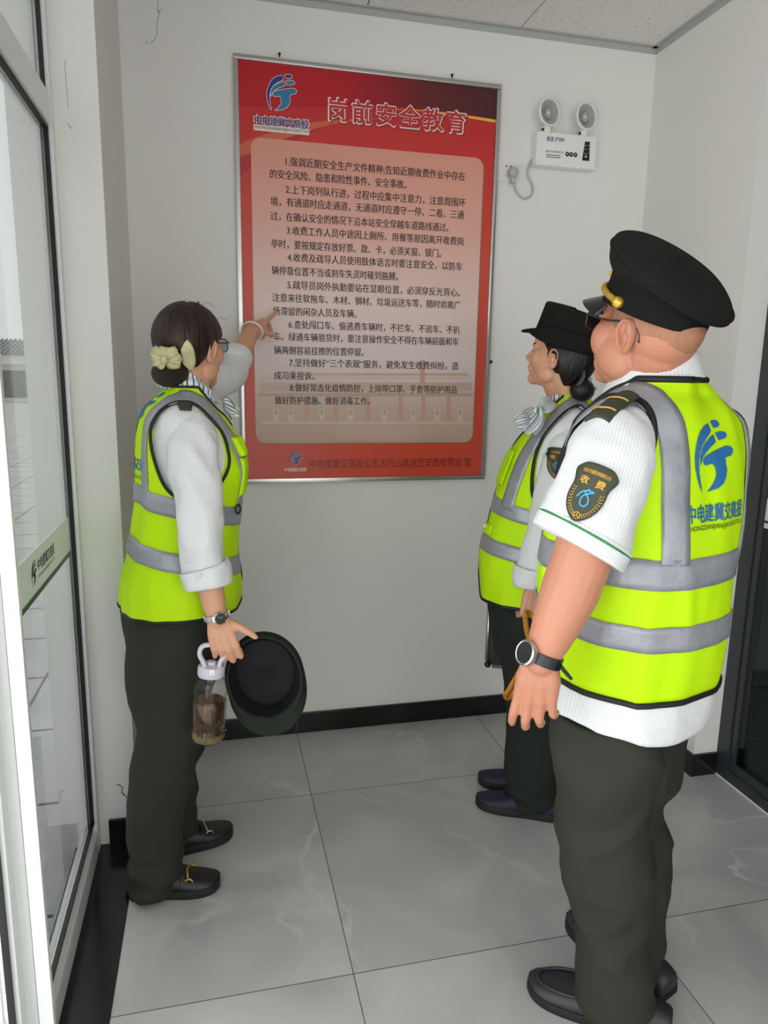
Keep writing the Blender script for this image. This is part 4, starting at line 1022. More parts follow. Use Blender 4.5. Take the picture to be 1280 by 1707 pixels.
# ------------------------------------------------------------------ woman pointing at the board
def woman_pointing():
    person = thing('person', 'woman in lime safety vest pointing at the red board, hair in a bun with bow', 'person', (-0.08, 2.0, 0))
    F = hz((1, .12)); Y = 2.0
    T = Torso(F, Y, [(1002, 207, 393, .185), (966, 206, 396, .182), (919, 217, 390, .165), (871, 225, 394, .155), (824, 230, 400, .16), (770, 231, 406, .168), (730, 232, 392, .172), (702, 236, 374, .172), (682, 245, 358, .155), (667, 258, 350, .118), (655, 268, 346, .085), (644, 274, 344, .066)])
    L = T.L; fold = cloth_fold(.010, 3.1)
    H, A, C = frame(P(319, 580, 2.02), (.60, .80), 4); k = .94
    FL = (1, .06)
    hips = leg_rings(F, 2.0, [(985, 212, 385, .155), (1020, 208, 382, .165), (1060, 210, 376, .16), (1110, 216, 358, .12), (1140, 225, 345, .06)])
    near = leg_rings(FL, 1.93, [(1040, 215, 372, .085), (1100, 213, 356, .088), (1160, 222, 346, .086), (1220, 231, 337, .082), (1268, 224, 326, .080), (1320, 218, 316, .080), (1375, 216, 308, .080), (1420, 222, 304, .078), (1455, 216, 298, .082), (1474, 213, 291, .080)], 44, 60)
    far = leg_rings((1, .25), 2.12, [(1040, 240, 375, .08), (1120, 245, 362, .085), (1200, 250, 345, .082), (1280, 246, 330, .078), (1340, 245, 324, .076), (1375, 250, 326, .076), (1392, 252, 326, .074)], 44, 50)
    g = G(); head_parts(g, H, A, k, False)
    nb = T.ring(11)[:3]; g.cone(H((-.02, 0, -.05)), nb + Z * -.03, .050, .054); g.cone(H((.0, 0, -.06)), nb + Z * -.03 + F * .012, .045, .050)
    g.grid(T.shell(0, 11, -.03, 24, 40), 0, True, True, True)
    # right arm, hanging, holding bottle and cap
    sh, _ = XR_(318, 705, 1.88, 1); el = P(322, 872, 1.80); wr = P(362, 1030, 1.77)
    limb(g, [(P(322, 735, 1.87), .036), (P(324, 790, 1.83), .044), (el, .040), (P(340, 930, 1.785), .039), (P(352, 985, 1.775), .033), (wr, .0265)])
    hand(g, wr, P(380, 1100, 1.765) - wr, np.array((-.05, -1, .15)), -1, .95, curls=[(24, 58, 50), (28, 62, 52), (30, 64, 52), (32, 64, 52)], spread=4, thumb_pose=(56, -12, .12))
    # left arm, raised to the board
    s2 = T.ring(8)[:3] + L * .15; e2 = P(384, 625, 2.40); w2 = P(419, 553, 2.60)
    limb(g, [(s2 - Z * .02, .036), (e2, .038), (P(397, 595, 2.48), .036), (w2, .027)])
    hand(g, w2, P(454, 518, 2.765) - w2, np.array((-.40, -.42, .80)), 1, .93, curls=[(-4, 4, 3), (34, 55, 40), (48, 66, 45), (56, 68, 45)], spread=4, thumb_pose=(46, 50, .25))
    leg_core(g, near); leg_core(g, far)
    finish_body(person, g, .0032, None, 'skin_woman', k, H, A)
    # hair, bun, bow
    line = pl([(-.12, -.12), (-.055, -.095), (-.03, -.03), (-.005, .014), (.02, .012), (.045, .020), (.07, .045), (.1, .075)])
    hg = G().grid(hair_shell(H, k, (.112, .089, .100), (-.012, 0, .028), line, .014, .80, .018), 0, True, True, True)
    hair = build('hair', hg, 'hair_black', person)
    bc = H((-.088, .005, -.062)); bun = build('bun', G().ball(bc, (.043, .050, .037), A, nu=36, nv=20), 'hair_net', hair)
    wg = G(); rnd = random.Random(3)
    for q in range(14):
        x0 = rnd.uniform(-.02, .085); y0 = rnd.uniform(-.06, .03); b0 = np.array((x0, y0, .118 - .9 * x0 * x0 / .1 * .9)); wg.tube([H((b0 + np.array((-.03, 0, -.004))) * k), H((b0 + np.array((.0, .0, .006))) * k), H((b0 + np.array((.025, -.006, .003 - rnd.random() * .01))) * k)], .0005, seg=8, n=4)
    build('stray_hair', wg, 'hair_black', hair)
    pinp = G()
    for dx_, dy_ in ((.0, -.01), (-.02, .004)): pinp.tube([H((dx_ - .008, dy_ - .02, .117)), H((dx_ + .008, dy_ - .02, .117))], .003)
    build('hair_pin', pinp, 'silver', hair)
    # barrette with a satin bow at the back of the head
    N = unit(np.array(H((-.105, -.03, -.022))) - H((-.02, -.005, .0))); X = unit(np.cross(Z, N)); U = np.cross(N, X)
    cb = P(262, 584, 1.96); cb = H((-.110, -.010, -.020)); bowg = G()
    def petal(a, ln, wd, lift):
        rows = []
        d = X * math.cos(a) + U * math.sin(a); e = np.cross(N, d)
        for t in np.linspace(0, 1, 10):
            w_ = wd * (math.sin(math.pi * min(t * .62 + .08, 1)) ** .8); row = []
            for s in np.linspace(-1, 1, 15):
                row.append(cb + d * ln * t * (1 - .12 * s * s) + e * w_ * s + N * (.012 + lift * math.sin(math.pi * t) - .010 * s * s * t + .0035 * math.sin(s * 9) * t))
            rows.append(row)
        bowg.grid(np.array(rows), 0, False)
    for a in (20, -22, 158, 202, 78): petal(math.radians(a), .040 if a != 78 else .03, .022, .012)
    bowg.ball(cb + N * .02, (.009, .009, .011))
    build('bow', bowg, 'satin', hair, solid=.0016)
    fan = []
    for t in np.linspace(0, 1, 6): fan.append([cb + X * (.036 + .030 * t * math.cos(q * .9)) + U * (.016 + .022 * t) * math.sin(q) * 1.15 + N * (-.004 - .016 * t) for q in np.linspace(-1.3, 1.3, 16)])
    build('barrette', G().grid(np.array(fan), 0, False), 'satin', hair, solid=.003)
    spectacles(person, H, A, k, 'spectacle_lens', 'frame_metal')
    # shirt and scarf
    sg = G().grid(T.shell(1, 10.6, -.012, 40, 64, fold), 0, True); shirt = build('shirt', sg, 'shirt_body', person, solid=.002)
    sl = G(); ps = [(P(328, 700, 1.92), .028), (P(327, 712, 1.885), .044), (P(323, 740, 1.85), .058), (P(323, 780, 1.82), .0595), (P(330, 824, 1.80), .057), (P(334, 880, 1.79), .0545), (P(339, 930, 1.785), .054), (P(343, 958, 1.782), .051)]
    sleeve(sl, ps, 56, 44, 5.0, .006); ps2 = [(s2 - L * .05, .04), (s2, .056), ((s2 + e2) / 2, .052), (e2, .048), (P(390, 604, 2.46), .045)]
    build('sleeve', sl, 'shirt_cloth', shirt, solid=.002); sl = G(); sleeve(sl, ps2, 40, 40, 9.0, .005); build('sleeve', sl, 'shirt_cloth', shirt, solid=.002)
    cg_ = G(); sleeve(cg_, [(P(341, 945, 1.784), .054), (P(341.5, 946, 1.784), .061), (P(345, 960, 1.78), .062), (P(348, 972, 1.778), .060), (P(349, 977, 1.777), .056)], 14, 40, 2.0, .006)
    cg_.tube([P(326, 962, 1.72), P(334, 957, 1.72), P(327, 972, 1.725), P(322, 978, 1.74)], .004, seg=16, flat=((0, 1, 0), .5))
    build('cuff', cg_, 'shirt_cloth', shirt, solid=.002); cg_ = G(); sleeve(cg_, [(P(389, 606, 2.455), .045), (P(391, 603, 2.46), .050), (P(397, 593, 2.485), .050), (P(398, 591, 2.49), .044)], 10, 36, 2.0, .003); build('cuff', cg_, 'shirt_cloth', shirt, solid=.002)
    ep = ribbon(T, [(267, 9.1), (268, 8.9), (269, 8.6), (270, 8.2)], .042, -.002, fold, 16, 5); e_ = build('epaulette', ep, 'epaulette', shirt, solid=.004)
    sc = G(); rows = []
    for t in np.linspace(0, 1, 9):
        row = []
        for j in range(60):
            a = 2 * math.pi * j / 60; c_, s_ = math.cos(a), math.sin(a); rr = .050 + .022 * t + .004 * math.sin(t * 9 + a * 2); row.append(nb + F * (.012 + (rr + .008) * c_) + L * rr * s_ + Z * (.030 - .040 * t - .034 * c_ * (1 if c_ > 0 else .3) + .004 * math.sin(3 * a)))
        rows.append(row)
    sc.grid(np.array(rows), 0, True, uvs=(11, 1)); scarf = build('scarf', sc, 'scarf_cloth', person, solid=.003)
    kn2 = nb + F * .098 + Z * -.045; kg2 = G()
    for q in range(3):
        d = unit(F * .5 - Z * (.3 + .5 * q) + L * (q - 1) * .5); kg2.grid(np.array([[kn2 + d * .05 * t + (L * .5 + Z) * .026 * s * math.sin(math.pi * min(1, .15 + t * .7)) + F * .008 * math.sin(s * 4) * t for s in np.linspace(-1, 1, 7)] for t in np.linspace(0.05, 1, 8)]), 0, False, uvs=(2, 1))
    build('scarf_bow', kg2, 'scarf_cloth', scarf, solid=.003)
    # vest
    tz = lambda z: T.t_of_z(z)
    tb1, tb2 = 3.75, 2.05
    spec = dict(hem=0, neck=10.9, v=4.6, vw=70, vp=1.1, round=.7, hemback=.1, hole=[(265, 6.6, 42, 2.42), (95, 6.6, 42, 2.42)], pipe=.0042, tape=[
        ([(u, tb1 + .42 * -math.cos(math.radians(u))) for u in np.linspace(6, 354, 24)], .05), ([(u, tb2 + .42 * -math.cos(math.radians(u))) for u in np.linspace(5, 355, 24)], .05),
        ([(211, tb1 + .5), (210, 5.2), (212, 6.6), (222, 8.2), (244, 9.3), (268, 9.75), (292, 9.3), (309, 8.2), (317, 6.6), (321, 5.2), (327, tb1 - .2)], .046), ([(149, tb1 + .5), (150, 5.2), (148, 6.6), (138, 8.2), (116, 9.3), (92, 9.75), (68, 9.3), (51, 8.2), (43, 6.6), (39, 5.2), (33, tb1 - .2)], .046)])
    vest, bv = make_vest(person, T, 'vest', spec, fold)
    build('pocket_flap', patch(T, 318, 346, 5.35, 6.2, .016, fold, drop=.012), 'vest_lime', vest, solid=.002); build('pocket', patch(T, 316, 347, 4.1, 5.3, .010, fold), 'vest_lime', vest, solid=.002)
    nn = unit(T.S(316, 3.7) - T.ring(3.7)[:3]); ax = [unit(np.cross(Z, nn)), nn, Z]
    rg = T.S(316, 3.7, .012, fold); build('ring_clip', G().tube([rg + ax[0] * .010 * math.cos(q) + Z * .012 * math.sin(q) for q in np.arange(16) * math.pi / 8], .0025, closed=True), 'black_plastic', vest)
    bk_ = T.S(180, 7.2, 0); fn = surface_fn(bv, bk_, L * -1, Z, F, .0035); lg = G(); put_emblem(lg, fn, -.05, -.06, .13, fine=True); put_text(lg, '中电建冀交高投', fn, -.12, .12, -.115, .034, .02, dn=(-F) * .00004); put_text(lg, 'ZHONGDIANJIANJIJIAOGAOTOU', fn, -.12, .12, -.15, .012, .0, 1)
    build('lettering', lg, ['print_blue', 'ink'], vest, False)
    # trousers: hips, near leg, far leg
    trousers(person, [hips, near, far], 'trouser_green', 4.0, .014)
    shoe(person, 'shoe', (-.268, 1.925, 0), (-.018, 1.905, 0), .092, ('shoe_black', 'shoe_sole'), dict(sole=.026, bit='gold'))
    shoe(person, 'shoe', (-.215, 2.075, 0), (.022, 2.150, 0), .092, ('shoe_black', 'shoe_sole'), dict(sole=.026, bit='silver'))
    # wrist watch and bangle
    ax_ = unit(P(352, 985, 1.775) - wr); wc = wr + ax_ * .006; wg = G(); ring_band(wg, wc, ax_, .0285, .014, .003)
    for q in np.arange(22) * 2 * math.pi / 22:
        e1 = unit(np.cross(ax_, (0, 1, 0))); e2_ = np.cross(ax_, e1); d = e1 * math.cos(q) + e2_ * math.sin(q); wg.obox(wc + d * .0315, [ax_, d, np.cross(ax_, d)], (.0075, .0014, .0035), bev=.0008)
    wt = build('wristwatch', wg, 'chrome', person, angle=50)
    dn = unit(unit((.25, -1, .18)) - ax_ * (unit((.25, -1, .18)) @ ax_)); dc = wc + dn * .033; e1 = unit(np.cross(dn, ax_))
    build('watch_case', G().lathe([(.002, -.003), (.0155, -.003), (.0165, .002), (.0135, .005), (.0132, .004)], dc, [e1, ax_, dn], cap0=True), 'chrome', wt, angle=50); build('watch_dial', G().lathe([(.0135, .0042), (.0001, .0043)], dc, [e1, ax_, dn]), 'black_plastic', wt)
    build('watch_hand', G().tube([dc + dn * .005, dc + dn * .005 + e1 * .006 + ax_ * .007], .0006).tube([dc + dn * .005, dc + dn * .005 - e1 * .006 + ax_ * .004], .0007), 'chrome', wt)
    a2 = unit(w2 - e2); bgl = G(); e1 = unit(np.cross(a2, Z)); e3 = np.cross(a2, e1); cc = w2 + a2 * .012; bgl.tube([cc + (e1 * math.cos(q) + e3 * math.sin(q)) * .036 - Z * .004 for q in np.arange(36) * math.pi / 18], .0042, closed=True); build('bangle', bgl, 'bangle', person)
    return person
W1 = woman_pointing()

# ---- what she carries
def tea_bottle():
    mat('lid_lavender', (204, 200, 216), 0.45); mat('tea_leaf', (92, 88, 44), 0.8, bump=(60, .6), var=(70, (140, 112, 70), .9)); 
    glass_mat('bottle_plastic', (.93, .93, .94), 1.45); 
    m = bpy.data.materials.new('tea'); m.use_nodes = True; b = m.node_tree.nodes['Principled BSDF']; b.inputs['Base Color'].default_value = lin((196, 160, 130)); b.inputs['Transmission Weight'].default_value = .96; b.inputs['Roughness'].default_value = .05; b.inputs['IOR'].default_value = 1.2; MATS['tea'] = m
    c0 = P(346, 1233, 1.782); k = 1.0; base = c0.copy(); top = P(352, 1119, 1.782); ax = unit(top - base); h = np.linalg.norm(top - base); e1 = unit(np.cross((0, 1, 0), ax)); A = [e1, np.cross(ax, e1), ax]
    t = thing('water_bottle', 'clear plastic tea bottle with lavender loop lid hanging from the woman’s hand'.replace('’s', "'s"), 'bottle', base)
    prof = [(.006, .0), (.038, .001), (.0435, .010), (.0435, .026), (.0405, .032), (.0405, .036), (.0435, .042), (.0435, .098), (.041, .102), (.041, .106), (.0435, .112), (.0435, .128), (.038, .142), (.030, .150), (.0295, .160)]
    sc = h / .165; n = 48; ang = np.arange(n) * 2 * math.pi / n
    R = np.array([[base + np.array([r * (1 + (.022 * math.cos(10 * a) if .04 < z < .1 else 0)) * math.cos(a), r * (1 + (.022 * math.cos(10 * a) if .04 < z < .1 else 0)) * math.sin(a), z * sc]) @ np.array(A) for a in ang] for r, z in prof])
    build('bottle_body', G().grid(R, 0, True, True), 'bottle_plastic', t)
    build('tea', G().lathe([(.004, .024), (.0395, .025), (.040, .06), (.0400, .112), (.002, .112)], base, A, cap0=True, cap1=True), 'tea', t, angle=40)
    lv = G(); rnd = random.Random(5)
    lv.lathe([(.004, .002), (.036, .003), (.0405, .010), (.040, .021), (.02, .026), (.002, .024)], base, A, cap0=True, cap1=True)
    for q in range(46):
        a = rnd.uniform(0, 6.28); r = .039 * math.sqrt(rnd.random()); p = base + np.array([r * math.cos(a), r * math.sin(a), .020 + rnd.random() * .014]) @ np.array(A); d = unit((rnd.uniform(-1, 1), rnd.uniform(-1, 1), rnd.uniform(-.4, .6))); lv.tube([p, p + d * .012], .0016, n=5)
    lo = build('tea_leaves', lv, 'tea_leaf', t); lo['kind'] = 'stuff'
    z0 = .158 * sc
    lid = build('lid', G().lathe([(.004, z0 - .002), (.033, z0 - .002), (.0345, z0 + .002), (.0345, z0 + .020), (.031, z0 + .026), (.012, z0 + .028), (.011, z0 + .036), (.002, z0 + .037)], base, A, cap0=True, cap1=True), 'lid_lavender', t, angle=45)
    f = lambda x, y, z: base + np.array([x, y, z]) @ np.array(A)
    build('carry_loop', G().tube([f(-.017, -.014, z0 + .022), f(-.020, -.012, z0 + .036), f(-.031, -.010, z0 + .058), f(-.026, -.008, z0 + .078), f(-.004, -.006, z0 + .083), f(.022, -.006, z0 + .080), f(.034, -.008, z0 + .062), f(.022, -.012, z0 + .040), f(.018, -.014, z0 + .022)], .0062, seg=60, n=10, flat=(A[1], 1.3)), 'lid_lavender', lid)
    build('latch', G().obox(f(.002, -.034, z0 + .020), A, (.007, .004, .008), bev=.002), 'white_plastic', lid, angle=45)
    return t
tea_bottle()
def held_hat():
    c = P(441, 1130, 1.80); up = unit((.10, .96, -.22)); dn = P(458, 1200, 1.80) - c; f = unit(dn - up * (dn @ up)); l = np.cross(up, f); A = np.array([f, l, up])
    H = lambda p: c + np.array(p) @ A
    t = thing('service_hat', 'dark green brimmed service hat held upside by its brim in the hand with the watch', 'hat', c); t['label'] = 'dark green brimmed service hat held by its rim beside the tea bottle, opening facing out'
    _, crown, brim = soft_hat(None, 'hat', H, .98, None, None)
    cr = build('crown', G().grid(np.array(crown), 0, True, True), 'hat_green', t, solid=.003); build('brim', G().grid(np.array(brim), 0, True), 'hat_green', t, solid=.004)
    inn = [[H(A @ (np.array(p) - c) * np.array((.965, .965, .96)) + np.array((0, 0, -.001))) for p in row] for row in crown]
    build('lining', G().grid(np.array(inn), 0, True, True), 'hat_lining', t); build('rim', G().tube([p for p in brim[-1]], .0025, closed=True, n=6), 'hat_green', t)
    return t
held_hat()

# ------------------------------------------------------------------ woman in the brimmed hat, behind the man
def woman_hat():
    person = thing('person', 'woman in brimmed black hat and lime vest looking up, standing partly behind the man', 'person', (1.02, 2.12, 0))
    F = hz((-.87, .5)); Y = 2.14
    T = Torso(F, Y, [(990, 802, 958, .175), (945, 800, 958, .17), (909, 803, 962, .16), (870, 817, 968, .155), (823, 829, 978, .16), (767, 848, 990, .165), (734, 866, 996, .17), (712, 884, 995, .17), (693, 902, 992, .152), (676, 918, 988, .115), (662, 930, 982, .08), (650, 936, 978, .062)])
    L = T.L; fold = cloth_fold(.006, 7.7)
    H, A, C = frame(P(933, 594, 2.13), (-.64, .77), 14); k = .94
    FL = hz((-.86, .5))
    hips = leg_rings(F, 2.14, [(975, 812, 956, .15), (1020, 816, 954, .165), (1060, 822, 950, .155), (1100, 832, 945, .10)])
    near = leg_rings(FL, 2.07, [(1040, 828, 952, .085), (1110, 839, 948, .088), (1170, 843, 945, .085), (1240, 844, 938, .082), (1290, 843, 930, .082), (1322, 846, 927, .084), (1338, 848, 925, .082)], 44, 50)
    far = leg_rings(FL, 2.22, [(1040, 826, 940, .08), (1110, 838, 934, .082), (1170, 843, 926, .08), (1230, 843, 920, .078), (1280, 845, 915, .078), (1296, 848, 912, .078)], 44, 44)
    g = G(); head_parts(g, H, A, k, False, True); nb = T.ring(11)[:3]
    g.cone(H((-.03, 0, -.055)), nb - Z * .05, .049, .054); g.cone(H((.0, 0, -.065)), nb - Z * .05 + F * .02, .044, .05)
    g.grid(T.shell(0, 11, -.03, 24, 40), 0, True, True, True)
    sh = P(945, 715, 2.03); el = P(912, 870, 1.99); wr = P(888, 980, 1.98)
    limb(g, [(P(944, 745, 2.04), .036), (P(934, 790, 2.0), .045), (el, .042), (P(896, 930, 1.985), .037), (wr, .028)])
    hand(g, wr, P(884, 1030, 1.975) - wr, np.array((-.1, -1, .1)), 1, .92, curls=[(62, 70, 45), (66, 70, 45), (68, 70, 45), (70, 70, 45)], spread=3, thumb_pose=(16, 70, .4))
    s2 = T.ring(8)[:3] - L * .15; e2 = s2 + np.array((-.03, .05, -.28)); w2 = P(846, 968, 2.36); limb(g, [(s2 - Z * .02, .036), (e2, .04), (w2, .028)])
    hand(g, w2, (-.02, 0, -1), np.array((.2, 1, 0)), -1, .92, curls=[(60, 70, 45)] * 4, spread=3, thumb_pose=(42, 30, .2))
    leg_core(g, near); leg_core(g, far)
    finish_body(person, g, .0034, None, 'skin_woman', k, H, A)
    line = pl([(-.13, -.14), (-.07, -.13), (-.05, -.075), (-.032, -.03), (-.012, .008), (.012, .002), (.022, .018), (.05, .035), (.1, .07)])
    hair = build('hair', G().grid(hair_shell(H, k, (.112, .084, .112), (-.018, 0, .006), line, .012, .80, .015), 0, True, True, True), 'hair_dark', person)
    bc = H((-.108, .01, -.080)); build('bun', G().ball(bc, (.038, .042, .035), A, nu=32, nv=18), 'hair_dark', hair)
    build('hair_clip', G().tube([H((-.098, .036, -.015)), H((-.110, .04, -.038)), H((-.102, .046, -.070))], .009, seg=20, flat=(A[1], .35)), 'black_plastic', hair)
    H2, A2, _ = frame(H((-.008, 0, .052)), (-.64, .77), 15)
    hat, crown, brim = soft_hat(person, 'hat', H2, .99, 'cap_black', 'hat_lining'); hat.data.materials[0] = MATS['cap_cloth']
    br = build('brim', G().grid(np.array(brim), 0, True), 'cap_cloth', hat, solid=.004)
    build('hat_badge', G().ball(H2((.096, 0, .045)), (.004, .012, .014), A2), 'gold', hat)
    sg = G().grid(T.shell(1, 10.6, -.012, 40, 64, fold), 0, True); shirt = build('shirt', sg, 'shirt_body', person, solid=.002)
    sl = G(); sleeve(sl, [(P(950, 706, 2.09), .026), (P(949, 718, 2.05), .042), (P(944, 742, 2.02), .055), (P(933, 785, 1.995), .059), (P(917, 840, 1.98), .058), (P(903, 900, 1.975), .055), (P(888, 950, 1.975), .051), (P(884, 962, 1.975), .049)], 56, 44, 15.0, .005); s_bv = BVHTree.FromPolygons([Vector(p) for p in sl.v], sl.f)
    build('sleeve', sl, 'shirt_cloth', shirt, solid=.002); sl = G(); sleeve(sl, [(s2 + L * .05, .04), (s2, .056), ((s2 + e2) / 2, .055), (e2, .054), (e2 * .45 + w2 * .55, .048)], 30, 32, 4.0, .004); build('sleeve', sl, 'shirt_cloth', shirt, solid=.002)
    cg_ = G(); sleeve(cg_, [(P(888, 944, 1.975), .05), (P(888, 946, 1.975), .055), (P(884, 962, 1.975), .056), (P(882, 972, 1.975), .054), (P(882, 973, 1.975), .049)], 14, 40, 2.0, .004); build('cuff', cg_, 'shirt_cloth', shirt, solid=.002)
    rows = []
    for t in np.linspace(0, 1, 9):
        row = []
        for j in range(60):
            a = 2 * math.pi * j / 60; c_, s_ = math.cos(a), math.sin(a); rr = .050 + .024 * t + .004 * math.sin(t * 9 + a * 2); row.append(nb + F * (.016 + (rr + .010) * c_) + L * rr * s_ + Z * (.032 - .042 * t - .050 * c_ * (1 if c_ > 0 else .25) + .003 * math.sin(3 * a)))
        rows.append(row)
    scarf = build('scarf', G().grid(np.array(rows), 0, True, uvs=(12, 1)), 'scarf_cloth', person, solid=.003)
    kg2 = G()
    def lobe(c, a, b, ln, wd, tw):
        d = unit(b); e = unit(np.cross(d, a)); kg2.grid(np.array([[np.array(c) + d * ln * t + e * wd * s * (.45 + .55 * math.sin(math.pi * min(1, t * .75 + .12))) + unit(a) * (.010 * math.sin(s * 6 + tw) * (.3 + t) + .014 * math.sin(math.pi * t)) for s in np.linspace(-1, 1, 13)] for t in np.linspace(0, 1, 12)]), 0, False, uvs=(3, 1))
    k0 = P(914, 676, 2.075); na = np.array((-.35, -.9, .25))
    lobe(P(922, 668, 2.07), na, P(890, 690, 2.04) - P(922, 668, 2.07), .065, .026, 0); lobe(P(896, 686, 2.03), na, P(866, 722, 2.0) - P(896, 686, 2.03), .085, .034, 2); lobe(P(900, 690, 2.05), na, P(884, 722, 2.02) - P(900, 690, 2.05), .075, .024, 4); lobe(P(884, 700, 2.0), na, P(858, 706, 2.0) - P(884, 700, 2.0), .05, .022, 1)
    kg2.ball(P(897, 689, 2.03), (.016, .014, .018))
    build('scarf_bow', kg2, 'scarf_cloth', scarf, solid=.003)
    tb1, tb2 = 3.45, 2.0
    tilt = lambda u, t: t + .30 * math.cos(math.radians(u))
    spec = dict(hem=0, neck=10.9, v=5.6, vw=66, vp=1.0, round=1.1, hole=[(107, 6.4, 36, 2.7), (253, 6.4, 36, 2.7)], pipe=.0055, tape=[
        ([(u, tilt(u, tb1)) for u in np.linspace(4, 356, 24)], .05), ([(u, tilt(u, tb2)) for u in np.linspace(4, 356, 24)], .05),
        ([(56, tb1 + .2), (57, 5.0), (60, 6.4), (68, 7.9), (82, 9.1), (104, 9.65), (126, 9.1), (146, 7.8), (155, 6.4), (159, 5.0), (159, tb1)], .05), ([(304, tb1 + .2), (303, 5.0), (300, 6.4), (292, 7.9), (278, 9.1), (256, 9.65), (234, 9.1), (214, 7.8), (205, 6.4), (201, 5.0), (201, tb1)], .05)])
    vest, bv = make_vest(person, T, 'vest', spec, fold)
    build('pocket', patch(T, 10, 36, 4.3, 5.5, .009, fold), 'vest_lime', vest, solid=.002); build('pocket', patch(T, 10, 40, 2.6, 3.0, .009, fold), 'vest_lime', vest, solid=.002); pc = T.S(26, 2.9, .016, fold)
    build('snap_button', G().ball(pc, .006), 'off_white', vest)
    bc_ = P(928, 772, 1.955); bd_ = sleeve_badge(shirt, bc_, (-.30, -.94, .05), Z + np.array((.10, 0, 0)), .092, s_bv); 
    trousers(person, [hips, near, far], 'trouser_dark', 8.0, .010)
    shoe(person, 'shoe', (1.112, 2.000, 0), (.868, 2.140, 0), .094, ('shoe_navy', 'shoe_sole'), dict(sole=.026, laces=True)); shoe(person, 'shoe', (1.17, 2.135, 0), (.925, 2.270, 0), .094, ('shoe_navy', 'shoe_sole'), dict(sole=.026, laces=True))
    return person
W2 = woman_hat()
def briefcase():
    c = P(880, 1049, 2.42); F = hz((-.90, .43)); N = np.cross(Z, F); t = thing('briefcase', 'black case with silver metal edges carried behind the hatted woman\'s leg', 'briefcase', c)
    A = [F, N, Z]; hx, hz_, hy = .185, .125, .05
    lft = P(815, 1049, 2.42); c = lft - F * hx; f = lambda x, y, z: c + F * x + N * y + Z * z
    t.location = tuple(f(0, 0, -hz_))
    build('shell', G().obox(c, A, (hx - .004, hy, hz_ - .004), bev=.006), 'black_plastic', t, angle=40)
    eg = G()
    for s in (1, -1):
        for y in (hy, -hy):
            eg.tube([f(s * hx, y, -hz_ + .02), f(s * hx, y, hz_ - .02)], .008, n=10); eg.tube([f(-hx + .02, y, s * hz_), f(hx - .02, y, s * hz_)], .008, n=10)
    build('edge', eg, 'silver', t)
    cg_ = G()
    for sx in (1, -1):
        for sz in (1, -1):
            for y in (hy, -hy): build('corner', G().ball(f(sx * (hx - .004), y, sz * (hz_ - .004)), .013), 'black_plastic', t)
    rv_ = G()
    for sx in (1, -1):
        for sz in (1, -1): build('rivet', G().ball(f(sx * (hx - .022), -hy - .002, sz * (hz_ - .02)), .004), 'chrome', t)
    build('handle', G().tube([f(.06, 0, hz_), f(.06, 0, hz_ + .03), f(0, 0, hz_ + .036), f(-.06, 0, hz_ + .03), f(-.06, 0, hz_)], .009, seg=40), 'black_plastic', t)
    build('latch', G().obox(f(.12, -.0, hz_ + .006), A, (.018, .02, .006), bev=.003), 'chrome', t, angle=40)
briefcase()
def strap():
    mat('orange_strap', (206, 138, 36), 0.6, bump=(200, .3), var=(140, (150, 92, 20), .8, (1, 1, 1)))
    t = thing('lanyard', 'orange woven lanyard looped over the hatted woman\'s fist', 'lanyard', P(880, 1100, 1.95)); g = G()
    pts = [P(*q) for q in ((876, 1022, 1.955), (877, 1045, 1.945), (883, 1072, 1.94), (884, 1085, 1.94), (866, 1118, 1.945), (848, 1150, 1.95), (842, 1158, 1.955), (850, 1162, 1.965), (872, 1125, 1.965), (886, 1085, 1.955), (889, 1060, 1.955), (891, 1034, 1.96), (884, 1024, 1.965))]
    g.tube(pts, .0085, seg=120, n=10, closed=True, flat=((.1, 1, 0), .28)); build('strap', g, 'orange_strap', t)
    build('clip', G().ball(P(884, 1080, 1.935), (.007, .005, .009)), 'silver', t)
strap()

